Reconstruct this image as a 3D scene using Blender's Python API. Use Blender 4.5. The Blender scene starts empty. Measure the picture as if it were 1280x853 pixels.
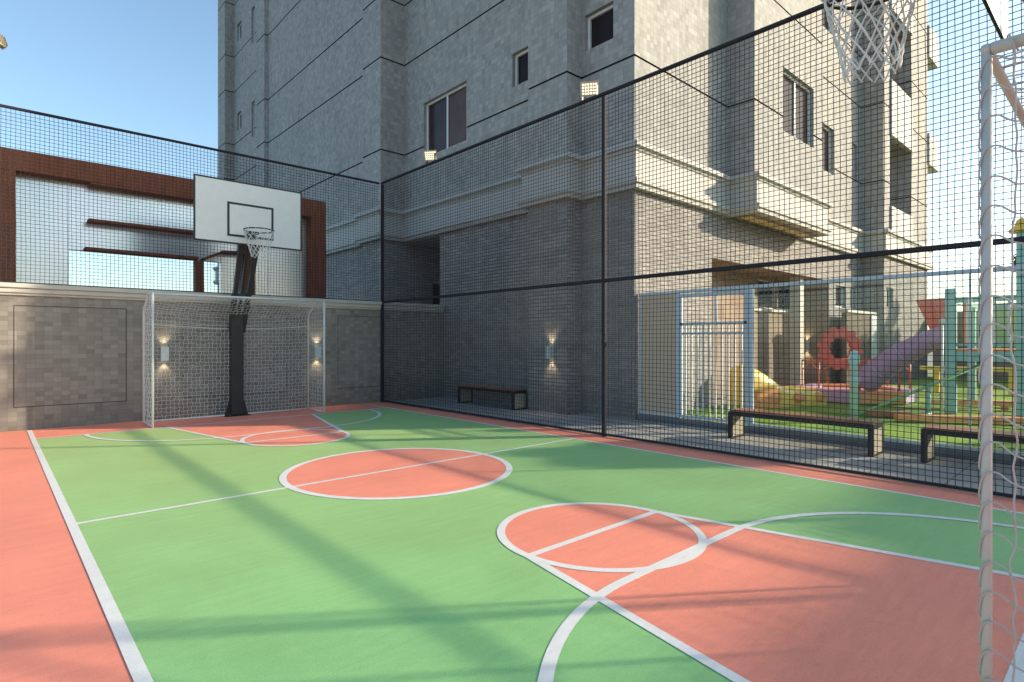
import bpy, math, random
from mathutils import Vector, Matrix
random.seed(7)
S = bpy.context.scene
COL = S.collection
PI = math.pi
CAM_H = 1.28

# ------------------------------------------------------------------ materials
def new_mat(name):
    m = bpy.data.materials.new(name); m.use_nodes = True
    nt = m.node_tree
    b = nt.nodes['Principled BSDF']
    return m, nt, b

def N(nt, t, **kw):
    n = nt.nodes.new(t)
    for k, v in kw.items():
        if k in n.inputs: n.inputs[k].default_value = v
        else: setattr(n, k, v)
    return n

def plain(name, col, rough=0.6, metal=0.0, var=0.12, scale=6.0, bump=0.0, bscale=80.0, spec=0.5, coat=0.0):
    """paint / metal / plastic with a little noise in colour and roughness"""
    m, nt, b = new_mat(name)
    tc = N(nt, 'ShaderNodeTexCoord')
    no = N(nt, 'ShaderNodeTexNoise', Scale=scale, Detail=6.0, Roughness=0.6)
    nt.links.new(tc.outputs['Object'], no.inputs['Vector'])
    mr = N(nt, 'ShaderNodeMapRange'); mr.inputs['To Min'].default_value = 1 - var; mr.inputs['To Max'].default_value = 1 + var
    mr.inputs['From Min'].default_value = 0.3; mr.inputs['From Max'].default_value = 0.7
    nt.links.new(no.outputs['Fac'], mr.inputs['Value'])
    hs = N(nt, 'ShaderNodeHueSaturation'); hs.inputs['Color'].default_value = (*col, 1)
    nt.links.new(mr.outputs['Result'], hs.inputs['Value'])
    nt.links.new(hs.outputs['Color'], b.inputs['Base Color'])
    b.inputs['Roughness'].default_value = rough
    b.inputs['Metallic'].default_value = metal
    b.inputs['Specular IOR Level'].default_value = spec
    b.inputs['Coat Weight'].default_value = coat
    if bump:
        n2 = N(nt, 'ShaderNodeTexNoise', Scale=bscale, Detail=4.0)
        nt.links.new(tc.outputs['Object'], n2.inputs['Vector'])
        bp = N(nt, 'ShaderNodeBump', Strength=bump, Distance=0.01)
        nt.links.new(n2.outputs['Fac'], bp.inputs['Height'])
        nt.links.new(bp.outputs['Normal'], b.inputs['Normal'])
    return m

def tile_mat(name, c1, c2, mortar, bw, rh, offset=0.0, mort=0.004, rough=0.6, bump=0.3, big=0.10, jitter=0.25):
    """tiled wall cladding, mapped by the metre uv of the wall faces"""
    m, nt, b = new_mat(name)
    uv = N(nt, 'ShaderNodeUVMap')
    br = nt.nodes.new('ShaderNodeTexBrick')
    br.offset = offset; br.offset_frequency = 2; br.squash = 1.0
    br.inputs['Scale'].default_value = 1.0
    br.inputs['Brick Width'].default_value = bw
    br.inputs['Row Height'].default_value = rh
    br.inputs['Mortar Size'].default_value = mort
    br.inputs['Mortar Smooth'].default_value = 0.2
    br.inputs['Color1'].default_value = (*c1, 1); br.inputs['Color2'].default_value = (*c2, 1)
    br.inputs['Mortar'].default_value = (*mortar, 1)
    nt.links.new(uv.outputs['UV'], br.inputs['Vector'])
    # second, coarser random grid so the tones are not two-valued
    mp = N(nt, 'ShaderNodeVectorMath', operation='DIVIDE'); mp.inputs[1].default_value = (bw, rh, 1)
    nt.links.new(uv.outputs['UV'], mp.inputs[0])
    fl = N(nt, 'ShaderNodeVectorMath', operation='FLOOR'); nt.links.new(mp.outputs[0], fl.inputs[0])
    wn = N(nt, 'ShaderNodeTexWhiteNoise', noise_dimensions='2D'); nt.links.new(fl.outputs[0], wn.inputs['Vector'])
    no = N(nt, 'ShaderNodeTexNoise', Scale=0.7, Detail=5.0)
    nt.links.new(uv.outputs['UV'], no.inputs['Vector'])
    nf = N(nt, 'ShaderNodeTexNoise', Scale=60.0, Detail=3.0)
    nt.links.new(uv.outputs['UV'], nf.inputs['Vector'])
    a = N(nt, 'ShaderNodeMapRange'); a.inputs['To Min'].default_value = 1 - jitter; a.inputs['To Max'].default_value = 1 + jitter
    (nt.links.new(wn.outputs['Value'], a.inputs['Value']) if offset == 0 else nt.links.new(nf.outputs['Fac'], a.inputs['Value']))
    c = N(nt, 'ShaderNodeMapRange'); c.inputs['From Min'].default_value = .3; c.inputs['From Max'].default_value = .7
    c.inputs['To Min'].default_value = 1 - big; c.inputs['To Max'].default_value = 1 + big
    mps = N(nt, 'ShaderNodeMapping'); mps.inputs['Scale'].default_value = (5.0, .22, 1)
    nst = N(nt, 'ShaderNodeTexNoise', Scale=1.0, Detail=5.0); nt.links.new(uv.outputs['UV'], mps.inputs['Vector']); nt.links.new(mps.outputs[0], nst.inputs['Vector'])
    av = N(nt, 'ShaderNodeMath', operation='MULTIPLY_ADD'); av.inputs[1].default_value = .5
    hf = N(nt, 'ShaderNodeMath', operation='MULTIPLY'); hf.inputs[1].default_value = .5; nt.links.new(no.outputs['Fac'], hf.inputs[0])
    nt.links.new(nst.outputs['Fac'], av.inputs[0]); nt.links.new(hf.outputs[0], av.inputs[2]); nt.links.new(av.outputs[0], c.inputs['Value'])
    mu = N(nt, 'ShaderNodeMath', operation='MULTIPLY')
    nt.links.new(a.outputs['Result'], mu.inputs[0]); nt.links.new(c.outputs['Result'], mu.inputs[1])
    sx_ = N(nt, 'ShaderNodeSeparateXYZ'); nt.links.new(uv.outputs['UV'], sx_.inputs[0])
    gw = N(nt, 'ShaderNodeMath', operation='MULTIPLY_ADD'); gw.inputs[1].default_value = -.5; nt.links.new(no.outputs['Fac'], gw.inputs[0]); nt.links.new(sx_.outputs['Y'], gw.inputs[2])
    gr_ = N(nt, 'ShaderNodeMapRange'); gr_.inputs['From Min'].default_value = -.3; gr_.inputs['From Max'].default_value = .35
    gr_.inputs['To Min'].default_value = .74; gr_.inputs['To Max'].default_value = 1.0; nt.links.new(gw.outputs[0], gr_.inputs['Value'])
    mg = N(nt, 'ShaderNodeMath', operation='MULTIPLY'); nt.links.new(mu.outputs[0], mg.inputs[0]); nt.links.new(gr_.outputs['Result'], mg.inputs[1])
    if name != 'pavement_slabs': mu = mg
    hs = N(nt, 'ShaderNodeHueSaturation')
    nt.links.new(br.outputs['Color'], hs.inputs['Color']); nt.links.new(mu.outputs[0], hs.inputs['Value'])
    nt.links.new(hs.outputs['Color'], b.inputs['Base Color'])
    b.inputs['Roughness'].default_value = rough + .25
    b.inputs['Specular IOR Level'].default_value = 0.08
    bp = N(nt, 'ShaderNodeBump', Strength=bump, Distance=0.004)
    iv = N(nt, 'ShaderNodeMath', operation='SUBTRACT'); iv.inputs[0].default_value = 1.0
    nt.links.new(br.outputs['Fac'], iv.inputs[1]); nt.links.new(iv.outputs[0], bp.inputs['Height'])
    nt.links.new(bp.outputs['Normal'], b.inputs['Normal'])
    return m

def court_mat(name, col, var=0.08, rough=0.62, sheen=None):
    """acrylic sports coating: fine grain, faint scuffs and dusty clouds"""
    m, nt, b = new_mat(name)
    ge = N(nt, 'ShaderNodeNewGeometry')
    n1 = N(nt, 'ShaderNodeTexNoise', Scale=1.1, Detail=7.0, Roughness=0.6, Distortion=0.4)
    n2 = N(nt, 'ShaderNodeTexNoise', Scale=170.0, Detail=3.0)
    mp = N(nt, 'ShaderNodeMapping'); mp.inputs['Scale'].default_value = (2.5, 22, 1); mp.inputs['Rotation'].default_value = (0, 0, 0.5)
    n3 = N(nt, 'ShaderNodeTexNoise', Scale=1.0, Detail=6.0, Distortion=0.8)
    for n in (n1, n2, mp): nt.links.new(ge.outputs['Position'], n.inputs['Vector'])
    nt.links.new(mp.outputs[0], n3.inputs['Vector'])
    def rng(src, lo, hi, f0=.3, f1=.7):
        r = N(nt, 'ShaderNodeMapRange'); r.inputs['From Min'].default_value = f0; r.inputs['From Max'].default_value = f1
        r.inputs['To Min'].default_value = lo; r.inputs['To Max'].default_value = hi
        nt.links.new(src, r.inputs['Value']); return r.outputs['Result']
    a = rng(n1.outputs['Fac'], 1 - var, 1 + var); g = rng(n2.outputs['Fac'], .93, 1.07); s = rng(n3.outputs['Fac'], .955, 1.035)
    m1 = N(nt, 'ShaderNodeMath', operation='MULTIPLY'); nt.links.new(a, m1.inputs[0]); nt.links.new(g, m1.inputs[1])
    m2 = N(nt, 'ShaderNodeMath', operation='MULTIPLY'); nt.links.new(m1.outputs[0], m2.inputs[0]); nt.links.new(s, m2.inputs[1])
    n4 = N(nt, 'ShaderNodeTexNoise', Scale=3.2, Detail=9.0, Roughness=.72, Distortion=1.6); nt.links.new(ge.outputs['Position'], n4.inputs['Vector'])
    sc = rng(n4.outputs['Fac'], 1.0, .90, .60, .70)
    n5 = N(nt, 'ShaderNodeTexNoise', Scale=14.0, Detail=4.0, Distortion=3.0); nt.links.new(ge.outputs['Position'], n5.inputs['Vector'])
    sk = rng(n5.outputs['Fac'], 1.0, .93, .66, .69)
    m3 = N(nt, 'ShaderNodeMath', operation='MULTIPLY'); nt.links.new(m2.outputs[0], m3.inputs[0]); nt.links.new(sc, m3.inputs[1])
    m4 = N(nt, 'ShaderNodeMath', operation='MULTIPLY'); nt.links.new(m3.outputs[0], m4.inputs[0]); nt.links.new(sk, m4.inputs[1]); m2 = m4
    hs = N(nt, 'ShaderNodeHueSaturation'); hs.inputs['Color'].default_value = (*col, 1)
    nt.links.new(m2.outputs[0], hs.inputs['Value']); nt.links.new(hs.outputs['Color'], b.inputs['Base Color'])
    nt.links.new(rng(n1.outputs['Fac'], rough - .08, rough + .1), b.inputs['Roughness'])
    b.inputs['Specular IOR Level'].default_value = 0.3
    if sheen:       # warm tint put into the sheen to yellow the sunlit paint
        b.inputs['Sheen Weight'].default_value = sheen[3]; b.inputs['Sheen Tint'].default_value = (*sheen[:3], 1); b.inputs['Sheen Roughness'].default_value = .55
    bp = N(nt, 'ShaderNodeBump', Strength=0.5, Distance=0.0018)
    nt.links.new(n2.outputs['Fac'], bp.inputs['Height']); nt.links.new(bp.outputs['Normal'], b.inputs['Normal'])
    return m

def glass_mat(name, tint=(0.9, 0.95, 0.95), refl=0.08):
    m, nt, b = new_mat(name)
    nt.nodes.remove(b)
    out = nt.nodes['Material Output']
    tr = N(nt, 'ShaderNodeBsdfTransparent'); tr.inputs['Color'].default_value = (*tint, 1)
    gl = N(nt, 'ShaderNodeBsdfGlossy'); gl.inputs['Roughness'].default_value = 0.03
    fr = N(nt, 'ShaderNodeFresnel'); fr.inputs['IOR'].default_value = 1.45
    mx = N(nt, 'ShaderNodeMixShader')
    nt.links.new(fr.outputs[0], mx.inputs[0]); nt.links.new(tr.outputs[0], mx.inputs[1]); nt.links.new(gl.outputs[0], mx.inputs[2])
    nt.links.new(mx.outputs[0], out.inputs['Surface'])
    return m

def emit_mat(name, col, strength):
    m, nt, b = new_mat(name)
    b.inputs['Base Color'].default_value = (*col, 1); b.inputs['Emission Color'].default_value = (*col, 1)
    b.inputs['Emission Strength'].default_value = strength
    return m

def pavement_mat():
    m = tile_mat('pavement_slabs', (.36, .345, .325), (.41, .395, .37), (.2, .19, .18), .6, .6, 0.0, .006, .75, .2, .12, .06)
    return m

def turf_mat():
    m, nt, b = new_mat('turf')
    ge = N(nt, 'ShaderNodeNewGeometry')
    n1 = N(nt, 'ShaderNodeTexNoise', Scale=0.9, Detail=3.0); n2 = N(nt, 'ShaderNodeTexNoise', Scale=60.0, Detail=5.0)
    nt.links.new(ge.outputs['Position'], n1.inputs['Vector']); nt.links.new(ge.outputs['Position'], n2.inputs['Vector'])
    cr = N(nt, 'ShaderNodeValToRGB')
    cr.color_ramp.elements[0].position = .35; cr.color_ramp.elements[0].color = (.03, .16, .02, 1)
    cr.color_ramp.elements[1].position = .66; cr.color_ramp.elements[1].color = (.34, .46, .05, 1)
    mx = N(nt, 'ShaderNodeMath', operation='MULTIPLY_ADD'); mx.inputs[1].default_value = .45
    nt.links.new(n2.outputs['Fac'], mx.inputs[0])
    sc = N(nt, 'ShaderNodeMath', operation='MULTIPLY'); sc.inputs[1].default_value = .55; nt.links.new(n1.outputs['Fac'], sc.inputs[0])
    nt.links.new(sc.outputs[0], mx.inputs[2]); nt.links.new(mx.outputs[0], cr.inputs['Fac'])
    nt.links.new(cr.outputs['Color'], b.inputs['Base Color']); b.inputs['Roughness'].default_value = .9
    bp = N(nt, 'ShaderNodeBump', Strength=.8, Distance=.02); nt.links.new(n2.outputs['Fac'], bp.inputs['Height'])
    nt.links.new(bp.outputs['Normal'], b.inputs['Normal'])
    return m

def corten_mat():
    m, nt, b = new_mat('weathered_steel')
    ge = N(nt, 'ShaderNodeNewGeometry')
    n1 = N(nt, 'ShaderNodeTexNoise', Scale=5.0, Detail=9.0, Roughness=.7)
    mp = N(nt, 'ShaderNodeMapping'); mp.inputs['Scale'].default_value = (3, 3, .5)
    nt.links.new(ge.outputs['Position'], mp.inputs['Vector']); nt.links.new(mp.outputs[0], n1.inputs['Vector'])
    cr = N(nt, 'ShaderNodeValToRGB')
    cr.color_ramp.elements[0].position = .3; cr.color_ramp.elements[0].color = (.19, .065, .035, 1)
    cr.color_ramp.elements[1].position = .72; cr.color_ramp.elements[1].color = (.33, .12, .062, 1)
    nt.links.new(n1.outputs['Fac'], cr.inputs['Fac']); nt.links.new(cr.outputs['Color'], b.inputs['Base Color'])
    b.inputs['Roughness'].default_value = .8; b.inputs['Specular IOR Level'].default_value = .2
    return m

def wood_mat():
    m, nt, b = new_mat('bench_wood')
    tc = N(nt, 'ShaderNodeTexCoord')
    mp = N(nt, 'ShaderNodeMapping'); mp.inputs['Scale'].default_value = (30, 1.5, 30)
    n1 = N(nt, 'ShaderNodeTexNoise', Scale=1.5, Detail=8.0, Distortion=.6)
    nt.links.new(tc.outputs['Object'], mp.inputs['Vector']); nt.links.new(mp.outputs[0], n1.inputs['Vector'])
    cr = N(nt, 'ShaderNodeValToRGB')
    cr.color_ramp.elements[0].position = .3; cr.color_ramp.elements[0].color = (.26, .10, .05, 1)
    cr.color_ramp.elements[1].position = .7; cr.color_ramp.elements[1].color = (.52, .23, .12, 1)
    nt.links.new(n1.outputs['Fac'], cr.inputs['Fac']); nt.links.new(cr.outputs['Color'], b.inputs['Base Color'])
    b.inputs['Roughness'].default_value = .45
    return m

def screen_mat():
    """large pale cladding sheets that mirror the sky softly"""
    m, nt, b = new_mat('pale_screen_sheet')
    ge = N(nt, 'ShaderNodeNewGeometry')
    n1 = N(nt, 'ShaderNodeTexNoise', Scale=.8, Detail=3.0)
    mp = N(nt, 'ShaderNodeMapping'); mp.inputs['Scale'].default_value = (1.6, 1, .35)
    nt.links.new(ge.outputs['Position'], mp.inputs['Vector']); nt.links.new(mp.outputs[0], n1.inputs['Vector'])
    cr = N(nt, 'ShaderNodeValToRGB')
    cr.color_ramp.elements[0].position = .35; cr.color_ramp.elements[0].color = (.80, .85, .84, 1)
    cr.color_ramp.elements[1].position = .65; cr.color_ramp.elements[1].color = (.90, .87, .92, 1)  # lavender of reflected clouds mixed into the sheet colour
    nt.links.new(n1.outputs['Fac'], cr.inputs['Fac']); nt.links.new(cr.outputs['Color'], b.inputs['Base Color'])
    b.inputs['Roughness'].default_value = .22; b.inputs['Metallic'].default_value = .65
    return m

def leaf_mat():
    m, nt, b = new_mat('leaf_green')
    oi = N(nt, 'ShaderNodeNewGeometry')
    cr = N(nt, 'ShaderNodeValToRGB')
    cr.color_ramp.elements[0].color = (.03, .08, .015, 1); cr.color_ramp.elements[1].color = (.09, .17, .035, 1)
    nt.links.new(oi.outputs['Random Per Island'], cr.inputs['Fac']); nt.links.new(cr.outputs['Color'], b.inputs['Base Color'])
    b.inputs['Roughness'].default_value = .6
    return m

M = {}
M['pink'] = court_mat('court_coral', (.92, .30, .205), sheen=(1, .5, .35, .04))
M['green'] = court_mat('court_green', (.225, .555, .225), sheen=(1.0, .46, .14, .17))
M['white_line'] = court_mat('court_line_white', (.80, .79, .76), .05)
M['tower'] = tile_mat('tower_mosaic', (.298, .292, .280), (.378, .371, .357), (.27, .265, .255), .10, .10, 0.0, .0035, .55, .15, .11, .09)
M['brick'] = tile_mat('ground_floor_brick', (.26, .245, .235), (.36, .34, .325), (.15, .142, .138), .235, .068, 0.5, .006, .6, .5, .10, .10)
M['wallmos'] = tile_mat('court_wall_mosaic', (.235, .22, .193), (.305, .285, .25), (.22, .205, .18), .10, .068, 0.0, .0025, .55, .2, .14, .10)
M['brown_tile'] = tile_mat('porch_tile', (.27, .21, .165), (.33, .265, .215), (.17, .14, .115), .6, .3, 0.5, .006, .6, .2, .08, .06)
M['tan_tile'] = tile_mat('tan_tile', (.14, .115, .092), (.175, .145, .12), (.10, .083, .07), .4, .2, 0.5, .005, .6, .2, .08, .06)
M['stucco'] = plain('cornice_stucco', (.44, .43, .405), .8, var=.05, scale=3, bump=.15)
M['coping'] = plain('coping_stone', (.50, .49, .44), .75, var=.07, scale=4, bump=.1)
M['groove'] = plain('joint_dark', (.035, .03, .03), .9, var=.05)
M['rail'] = plain('fence_steel', (.028, .027, .034), .75, .0, var=.15, spec=.2)
M['wire'] = plain('fence_net_cord', (.050, .047, .055), .9, var=.1, spec=.08)
M['white_metal'] = plain('white_paint_metal', (.66, .71, .68), .42, var=.05, scale=14, bump=.05)
M['net'] = plain('net_cord', (.70, .74, .72), .8, var=.06, scale=20)
M['net_grey'] = plain('net_cord_shaded', (.42, .42, .41), .85, var=.08, scale=20)  # greyer copy of the net cord, the near goal's shade put into its colour
M['grey_metal'] = plain('white_paint_shaded', (.47, .50, .47), .6, var=.08, scale=9, bump=.1)  # darker copy of the white goal paint, shade included in the colour
M['board'] = plain('board_white', (.74, .76, .74), .4, var=.03)
M['black'] = plain('black_paint', (.02, .02, .022), .45, .2, var=.2)
M['corten'] = corten_mat()
M['screen'] = screen_mat()
M['wood'] = wood_mat()
M['pane'] = plain('dark_glass_pane', (.028, .022, .026), .1, var=.3, scale=1.5, spec=.03)
M['brownpane'] = plain('brown_glass_pane', (.085, .048, .04), .12, var=.5, scale=.8, spec=.12)
M['deeppane'] = plain('dim_brown_glass_pane', (.05, .034, .036), .1, var=.4, scale=.8, spec=.12)
M['glass'] = glass_mat('clear_glass', (.90, .93, .92))
M['frame'] = plain('window_frame_white', (.66, .69, .68), .45, var=.04)
M['pfence'] = plain('playground_frame_paint', (.52, .62, .68), .4, var=.06)
M['cream'] = plain('cream_frosted_glass', (.60, .47, .35), .3, var=.05, scale=2)
M['kerb'] = plain('kerb_stone', (.20, .20, .21), .8, var=.1, bump=.2)
M['pave'] = pavement_mat()
M['turf'] = turf_mat()
M['soil'] = plain('outer_ground', (.24, .22, .19), .9, var=.15, scale=.4)
M['roof'] = plain('roof_felt', (.25, .25, .25), .9)
M['benchpanel'] = plain('bench_side_panel', (.42, .37, .29), .6, var=.12, scale=9)
M['lamp_body'] = plain('lamp_body', (.62, .68, .72), .35, .3)
M['glow'] = emit_mat('lamp_glow', (1.0, .86, .62), 6.0)
M['led'] = emit_mat('floodlight_led', (1.0, .93, .74), 1.1)
M['flood'] = plain('floodlight_case', (.50, .47, .38), .4, .3)
M['soffit'] = plain('soffit_panel', (.26, .17, .12), .6)
M['soffglow'] = plain('soffit_light_strip', (.75, .62, .25), .5)
for k, c in dict(p_yellow=(.80, .56, .10), p_orange=(.80, .34, .13), p_red=(.66, .13, .11), p_purple=(.42, .26, .46),
                 p_teal=(.27, .52, .50), p_green=(.20, .46, .22), p_pink=(.78, .38, .36), p_lime=(.34, .60, .27), p_blue=(.36, .58, .66), p_lilac=(.52, .44, .70)).items():
    M[k] = plain('play_' + k[2:], c, .42, var=.07, scale=5)
M['leaf'] = leaf_mat()
M['bark'] = plain('bark', (.12, .09, .06), .9, var=.3, scale=12, bump=.5)
M['rope'] = plain('rope', (.6, .52, .4), .9)

# ------------------------------------------------------------------ mesh helper
class MB:
    def __init__(s): s.v = []; s.f = []; s.uv = []; s.mi = []; s.smooth = []
    def quad(s, pts, uvs=None, mi=0, smooth=False):
        i = len(s.v); s.v += [tuple(p) for p in pts]; n = len(pts)
        s.f.append(tuple(range(i, i + n))); s.uv.append(uvs or [(p[0] + p[1], p[2]) for p in pts]); s.mi.append(mi); s.smooth.append(smooth)
        return s
    def faces(s, verts, faces, mi=0, smooth=False):
        i = len(s.v); s.v += [tuple(p) for p in verts]
        for f in faces:
            s.f.append(tuple(i + a for a in f))
            s.uv.append([(verts[a][0] + verts[a][1], verts[a][2]) for a in f]); s.mi.append(mi); s.smooth.append(smooth)
        return s
    def box(s, x0, x1, y0, y1, z0, z1, mi=0, b=0.0):
        if x0 > x1: x0, x1 = x1, x0
        if y0 > y1: y0, y1 = y1, y0
        if b <= 0:
            V = [(x0, y0, z0), (x1, y0, z0), (x1, y1, z0), (x0, y1, z0), (x0, y0, z1), (x1, y0, z1), (x1, y1, z1), (x0, y1, z1)]
            F = [(3, 2, 1, 0), (4, 5, 6, 7), (0, 1, 5, 4), (1, 2, 6, 5), (2, 3, 7, 6), (3, 0, 4, 7)]
            return s.faces(V, F, mi)
        b = min(b, (x1 - x0) * .45, (y1 - y0) * .45, (z1 - z0) * .45)
        V = []; idx = {}
        for xi, x in ((0, x0), (1, x1)):
            for yi, y in ((0, y0), (1, y1)):
                for zi, z in ((0, z0), (1, z1)):
                    sx = b if xi == 0 else -b; sy = b if yi == 0 else -b; sz = b if zi == 0 else -b
                    idx[xi, yi, zi] = len(V); V += [(x, y + sy, z + sz), (x + sx, y, z + sz), (x + sx, y + sy, z)]
        I = lambda a, b_, c, k: idx[a, b_, c] + k
        F = []
        F += [[I(0,0,0,0), I(0,0,1,0), I(0,1,1,0), I(0,1,0,0)], [I(1,0,0,0), I(1,1,0,0), I(1,1,1,0), I(1,0,1,0)]]
        F += [[I(0,0,0,1), I(1,0,0,1), I(1,0,1,1), I(0,0,1,1)], [I(0,1,0,1), I(0,1,1,1), I(1,1,1,1), I(1,1,0,1)]]
        F += [[I(0,0,0,2), I(0,1,0,2), I(1,1,0,2), I(1,0,0,2)], [I(0,0,1,2), I(1,0,1,2), I(1,1,1,2), I(0,1,1,2)]]
        for a in (0, 1):
            for c in (0, 1):
                F.append([I(a,c,0,0), I(a,c,1,0), I(a,c,1,1), I(a,c,0,1)])
                F.append([I(a,0,c,0), I(a,1,c,0), I(a,1,c,2), I(a,0,c,2)])
                F.append([I(0,a,c,1), I(1,a,c,1), I(1,a,c,2), I(0,a,c,2)])
                for d in (0, 1): F.append([I(a,c,d,0), I(a,c,d,1), I(a,c,d,2)])
        return s.faces(V, F, mi)
    def tube(s, pts, r, n=8, mi=0, closed=False, caps=True, rs=None):
        pts = [Vector(p) for p in pts]; L = len(pts); rings = []
        up = None
        V = []; F = []
        for i, p in enumerate(pts):
            if closed: t = pts[(i + 1) % L] - pts[i - 1]
            else: t = pts[min(i + 1, L - 1)] - pts[max(i - 1, 0)]
            if t.length < 1e-9: t = Vector((0, 0, 1))
            t.normalize()
            if up is None:
                up = Vector((0, 0, 1)) if abs(t.z) < .9 else Vector((1, 0, 0))
            a = t.cross(up)
            if a.length < 1e-5: a = t.cross(Vector((.3, 1, .2)))
            a.normalize(); up = a.cross(t).normalized()
            rr = rs[i] if rs else r
            for k in range(n):
                an = 2 * PI * k / n
                V.append(tuple(p + (a * math.cos(an) + up * math.sin(an)) * rr))
        m = L if closed else L - 1
        for i in range(m):
            j = (i + 1) % L
            for k in range(n): F.append((i * n + k, i * n + (k + 1) % n, j * n + (k + 1) % n, j * n + k))
        if caps and not closed:
            F.append(tuple(reversed(range(n)))); F.append(tuple((L - 1) * n + k for k in range(n)))
        return s.faces(V, F, mi, n > 4)
    def bar(s, a, b, w, h, mi=0):
        """rectangular bar from a to b"""
        a = Vector(a); b = Vector(b); t = (b - a).normalized()
        up = Vector((0, 0, 1)) if abs(t.z) < .95 else Vector((0, 1, 0))
        x = t.cross(up).normalized() * (w / 2); y = x.cross(t).normalized() * (h / 2)
        V = [tuple(p + sx * x + sy * y) for p in (a, b) for sx, sy in ((-1, -1), (1, -1), (1, 1), (-1, 1))]
        return s.faces(V, [(0, 3, 2, 1), (4, 5, 6, 7), (0, 1, 5, 4), (1, 2, 6, 5), (2, 3, 7, 6), (3, 0, 4, 7)], mi)
    def prism(s, poly, z0, z1, mi=0):
        n = len(poly)
        V = [(x, y, z0) for x, y in poly] + [(x, y, z1) for x, y in poly]
        F = [tuple(reversed(range(n))), tuple(range(n, 2 * n))] + [(i, (i + 1) % n, n + (i + 1) % n, n + i) for i in range(n)]
        return s.faces(V, F, mi)
    def lathe(s, prof, c, n=24, mi=0):
        V = []; F = []
        for r, z in prof:
            for k in range(n): V.append((c[0] + r * math.cos(2 * PI * k / n), c[1] + r * math.sin(2 * PI * k / n), c[2] + z))
        for i in range(len(prof) - 1):
            for k in range(n): F.append((i * n + k, i * n + (k + 1) % n, (i + 1) * n + (k + 1) % n, (i + 1) * n + k))
        return s.faces(V, F, mi, True)
    def build(s, name, mats, parent=None):
        me = bpy.data.meshes.new(name); me.from_pydata(s.v, [], s.f)
        if not isinstance(mats, (list, tuple)): mats = [mats]
        for m in mats: me.materials.append(m)
        for p, mi, sm in zip(me.polygons, s.mi, s.smooth): p.material_index = mi; p.use_smooth = sm
        uvl = me.uv_layers.new(name='UVMap'); k = 0
        for f in s.uv:
            for c in f: uvl.data[k].uv = c; k += 1
        me.update()
        o = bpy.data.objects.new(name, me); COL.objects.link(o)
        if parent is not None:
            o.parent = parent
            o.matrix_parent_inverse = Matrix.Translation(-parent_loc(parent))
        return o

def parent_loc(p):
    return Vector(p.location) if p.type == 'EMPTY' else Vector((0, 0, 0))   # a mesh part already sits at the world origin
# meshes are authored in world space; a child's inverse cancels its thing's location
def thing(name, label, cat, loc, group=None):
    o = bpy.data.objects.new(name, None); COL.objects.link(o); o.location = loc
    o.empty_display_size = .2
    o['label'] = label; o['category'] = cat
    if group: o['group'] = group
    return o
def tag(o, label, cat, group=None):
    o['label'] = label; o['category'] = cat
    if group: o['group'] = group
    return o
def struct(mb, name, m):
    o = mb.build(name, m); o['kind'] = 'structure'; return o
def copy_thing(root, offset, label, group=None):
    r = root.copy(); COL.objects.link(r); r.location = root.location + Vector(offset); r['label'] = label
    if group: r['group'] = group
    def rec(src, dst):
        for ch in [o for o in bpy.data.objects if o.parent == src]:
            c = ch.copy(); COL.objects.link(c); c.parent = dst
            c.matrix_parent_inverse = ch.matrix_parent_inverse.copy()
            rec(ch, c)
    rec(root, r)
    return r

# ------------------------------------------------------------------ ground
def sheet(x0, x1, y0, y1, z, name, m):
    mb = MB(); P = [(x0, y0, z), (x1, y0, z), (x1, y1, z), (x0, y1, z)]
    mb.quad(P, [(p[0], p[1]) for p in P]); return struct(mb, name, m)
sheet(-400, 400, -400, 400, -.02, 'ground', M['soil'])
sheet(-3.0, 6.13, -4.0, 10.80, .001, 'court_surround', M['pink'])
sheet(6.13, 7.78, -6.0, 12.4, .004, 'pavement', M['pave'])
XL, XR, YN, YF, YC, XC = .43, 5.66, .32, 9.74, 5.02, 3.12
sheet(XL, XR, YN, YF, .002, 'court_playing_area', M['green'])
def disc(cx, cy, r, z, name, m, n=96):
    mb = MB(); mb.quad([(cx + r * math.cos(2 * PI * k / n), cy + r * math.sin(2 * PI * k / n), z) for k in range(n)])
    return struct(mb, name, m)
disc(3.04, 5.0, 1.09, .003, 'court_centre_circle_infill', M['pink'])
def key(far, zz):
    yb = YF if far else YN; sg = -1 if far else 1
    yt = YC * 2 - 2.46 if far else 2.46
    P = [(1.95, yb), (4.17, yb), (3.69, yt), (2.37, yt)]
    mb = MB(); q = [(x, y, zz) for x, y in P]
    if far: q = q[::-1]
    mb.quad(q); struct(mb, 'court_key_infill', M['pink'])
    disc(3.03, yt, .655, zz + .0006, 'court_key_circle_infill', M['pink'])
key(False, .003); key(True, .003)

lz = [.0044]
def line_poly(pts, w, name):
    """a painted stripe of width w along a polyline"""
    z = lz[0]; lz[0] += .0001
    pts = [Vector((x, y, 0)) for x, y in pts]; L = len(pts); A = []; B = []
    closed = (pts[0] - pts[-1]).length < 1e-6
    if closed: pts = pts[:-1]; L -= 1
    for i in range(L):
        t = (pts[(i + 1) % L] - pts[i - 1]) if closed else (pts[min(i + 1, L - 1)] - pts[max(i - 1, 0)])
        t.normalize(); nn = Vector((-t.y, t.x, 0)) * w / 2
        A.append(pts[i] + nn); B.append(pts[i] - nn)
    mb = MB()
    V = [(p.x, p.y, z) for p in A] + [(p.x, p.y, z) for p in B]
    F = [(L + i, L + (i + 1) % L, (i + 1) % L, i) for i in range(L if closed else L - 1)]
    mb.faces(V, F); return struct(mb, name, M['white_line'])
W = .055
line_poly([(XL, -3), (XL, 10.72)], W, 'court_sideline')
line_poly([(XR, -3), (XR, 10.72)], .045, 'court_sideline')
line_poly([(XL, YC), (XR, YC)], .045, 'court_halfway_line')
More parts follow.
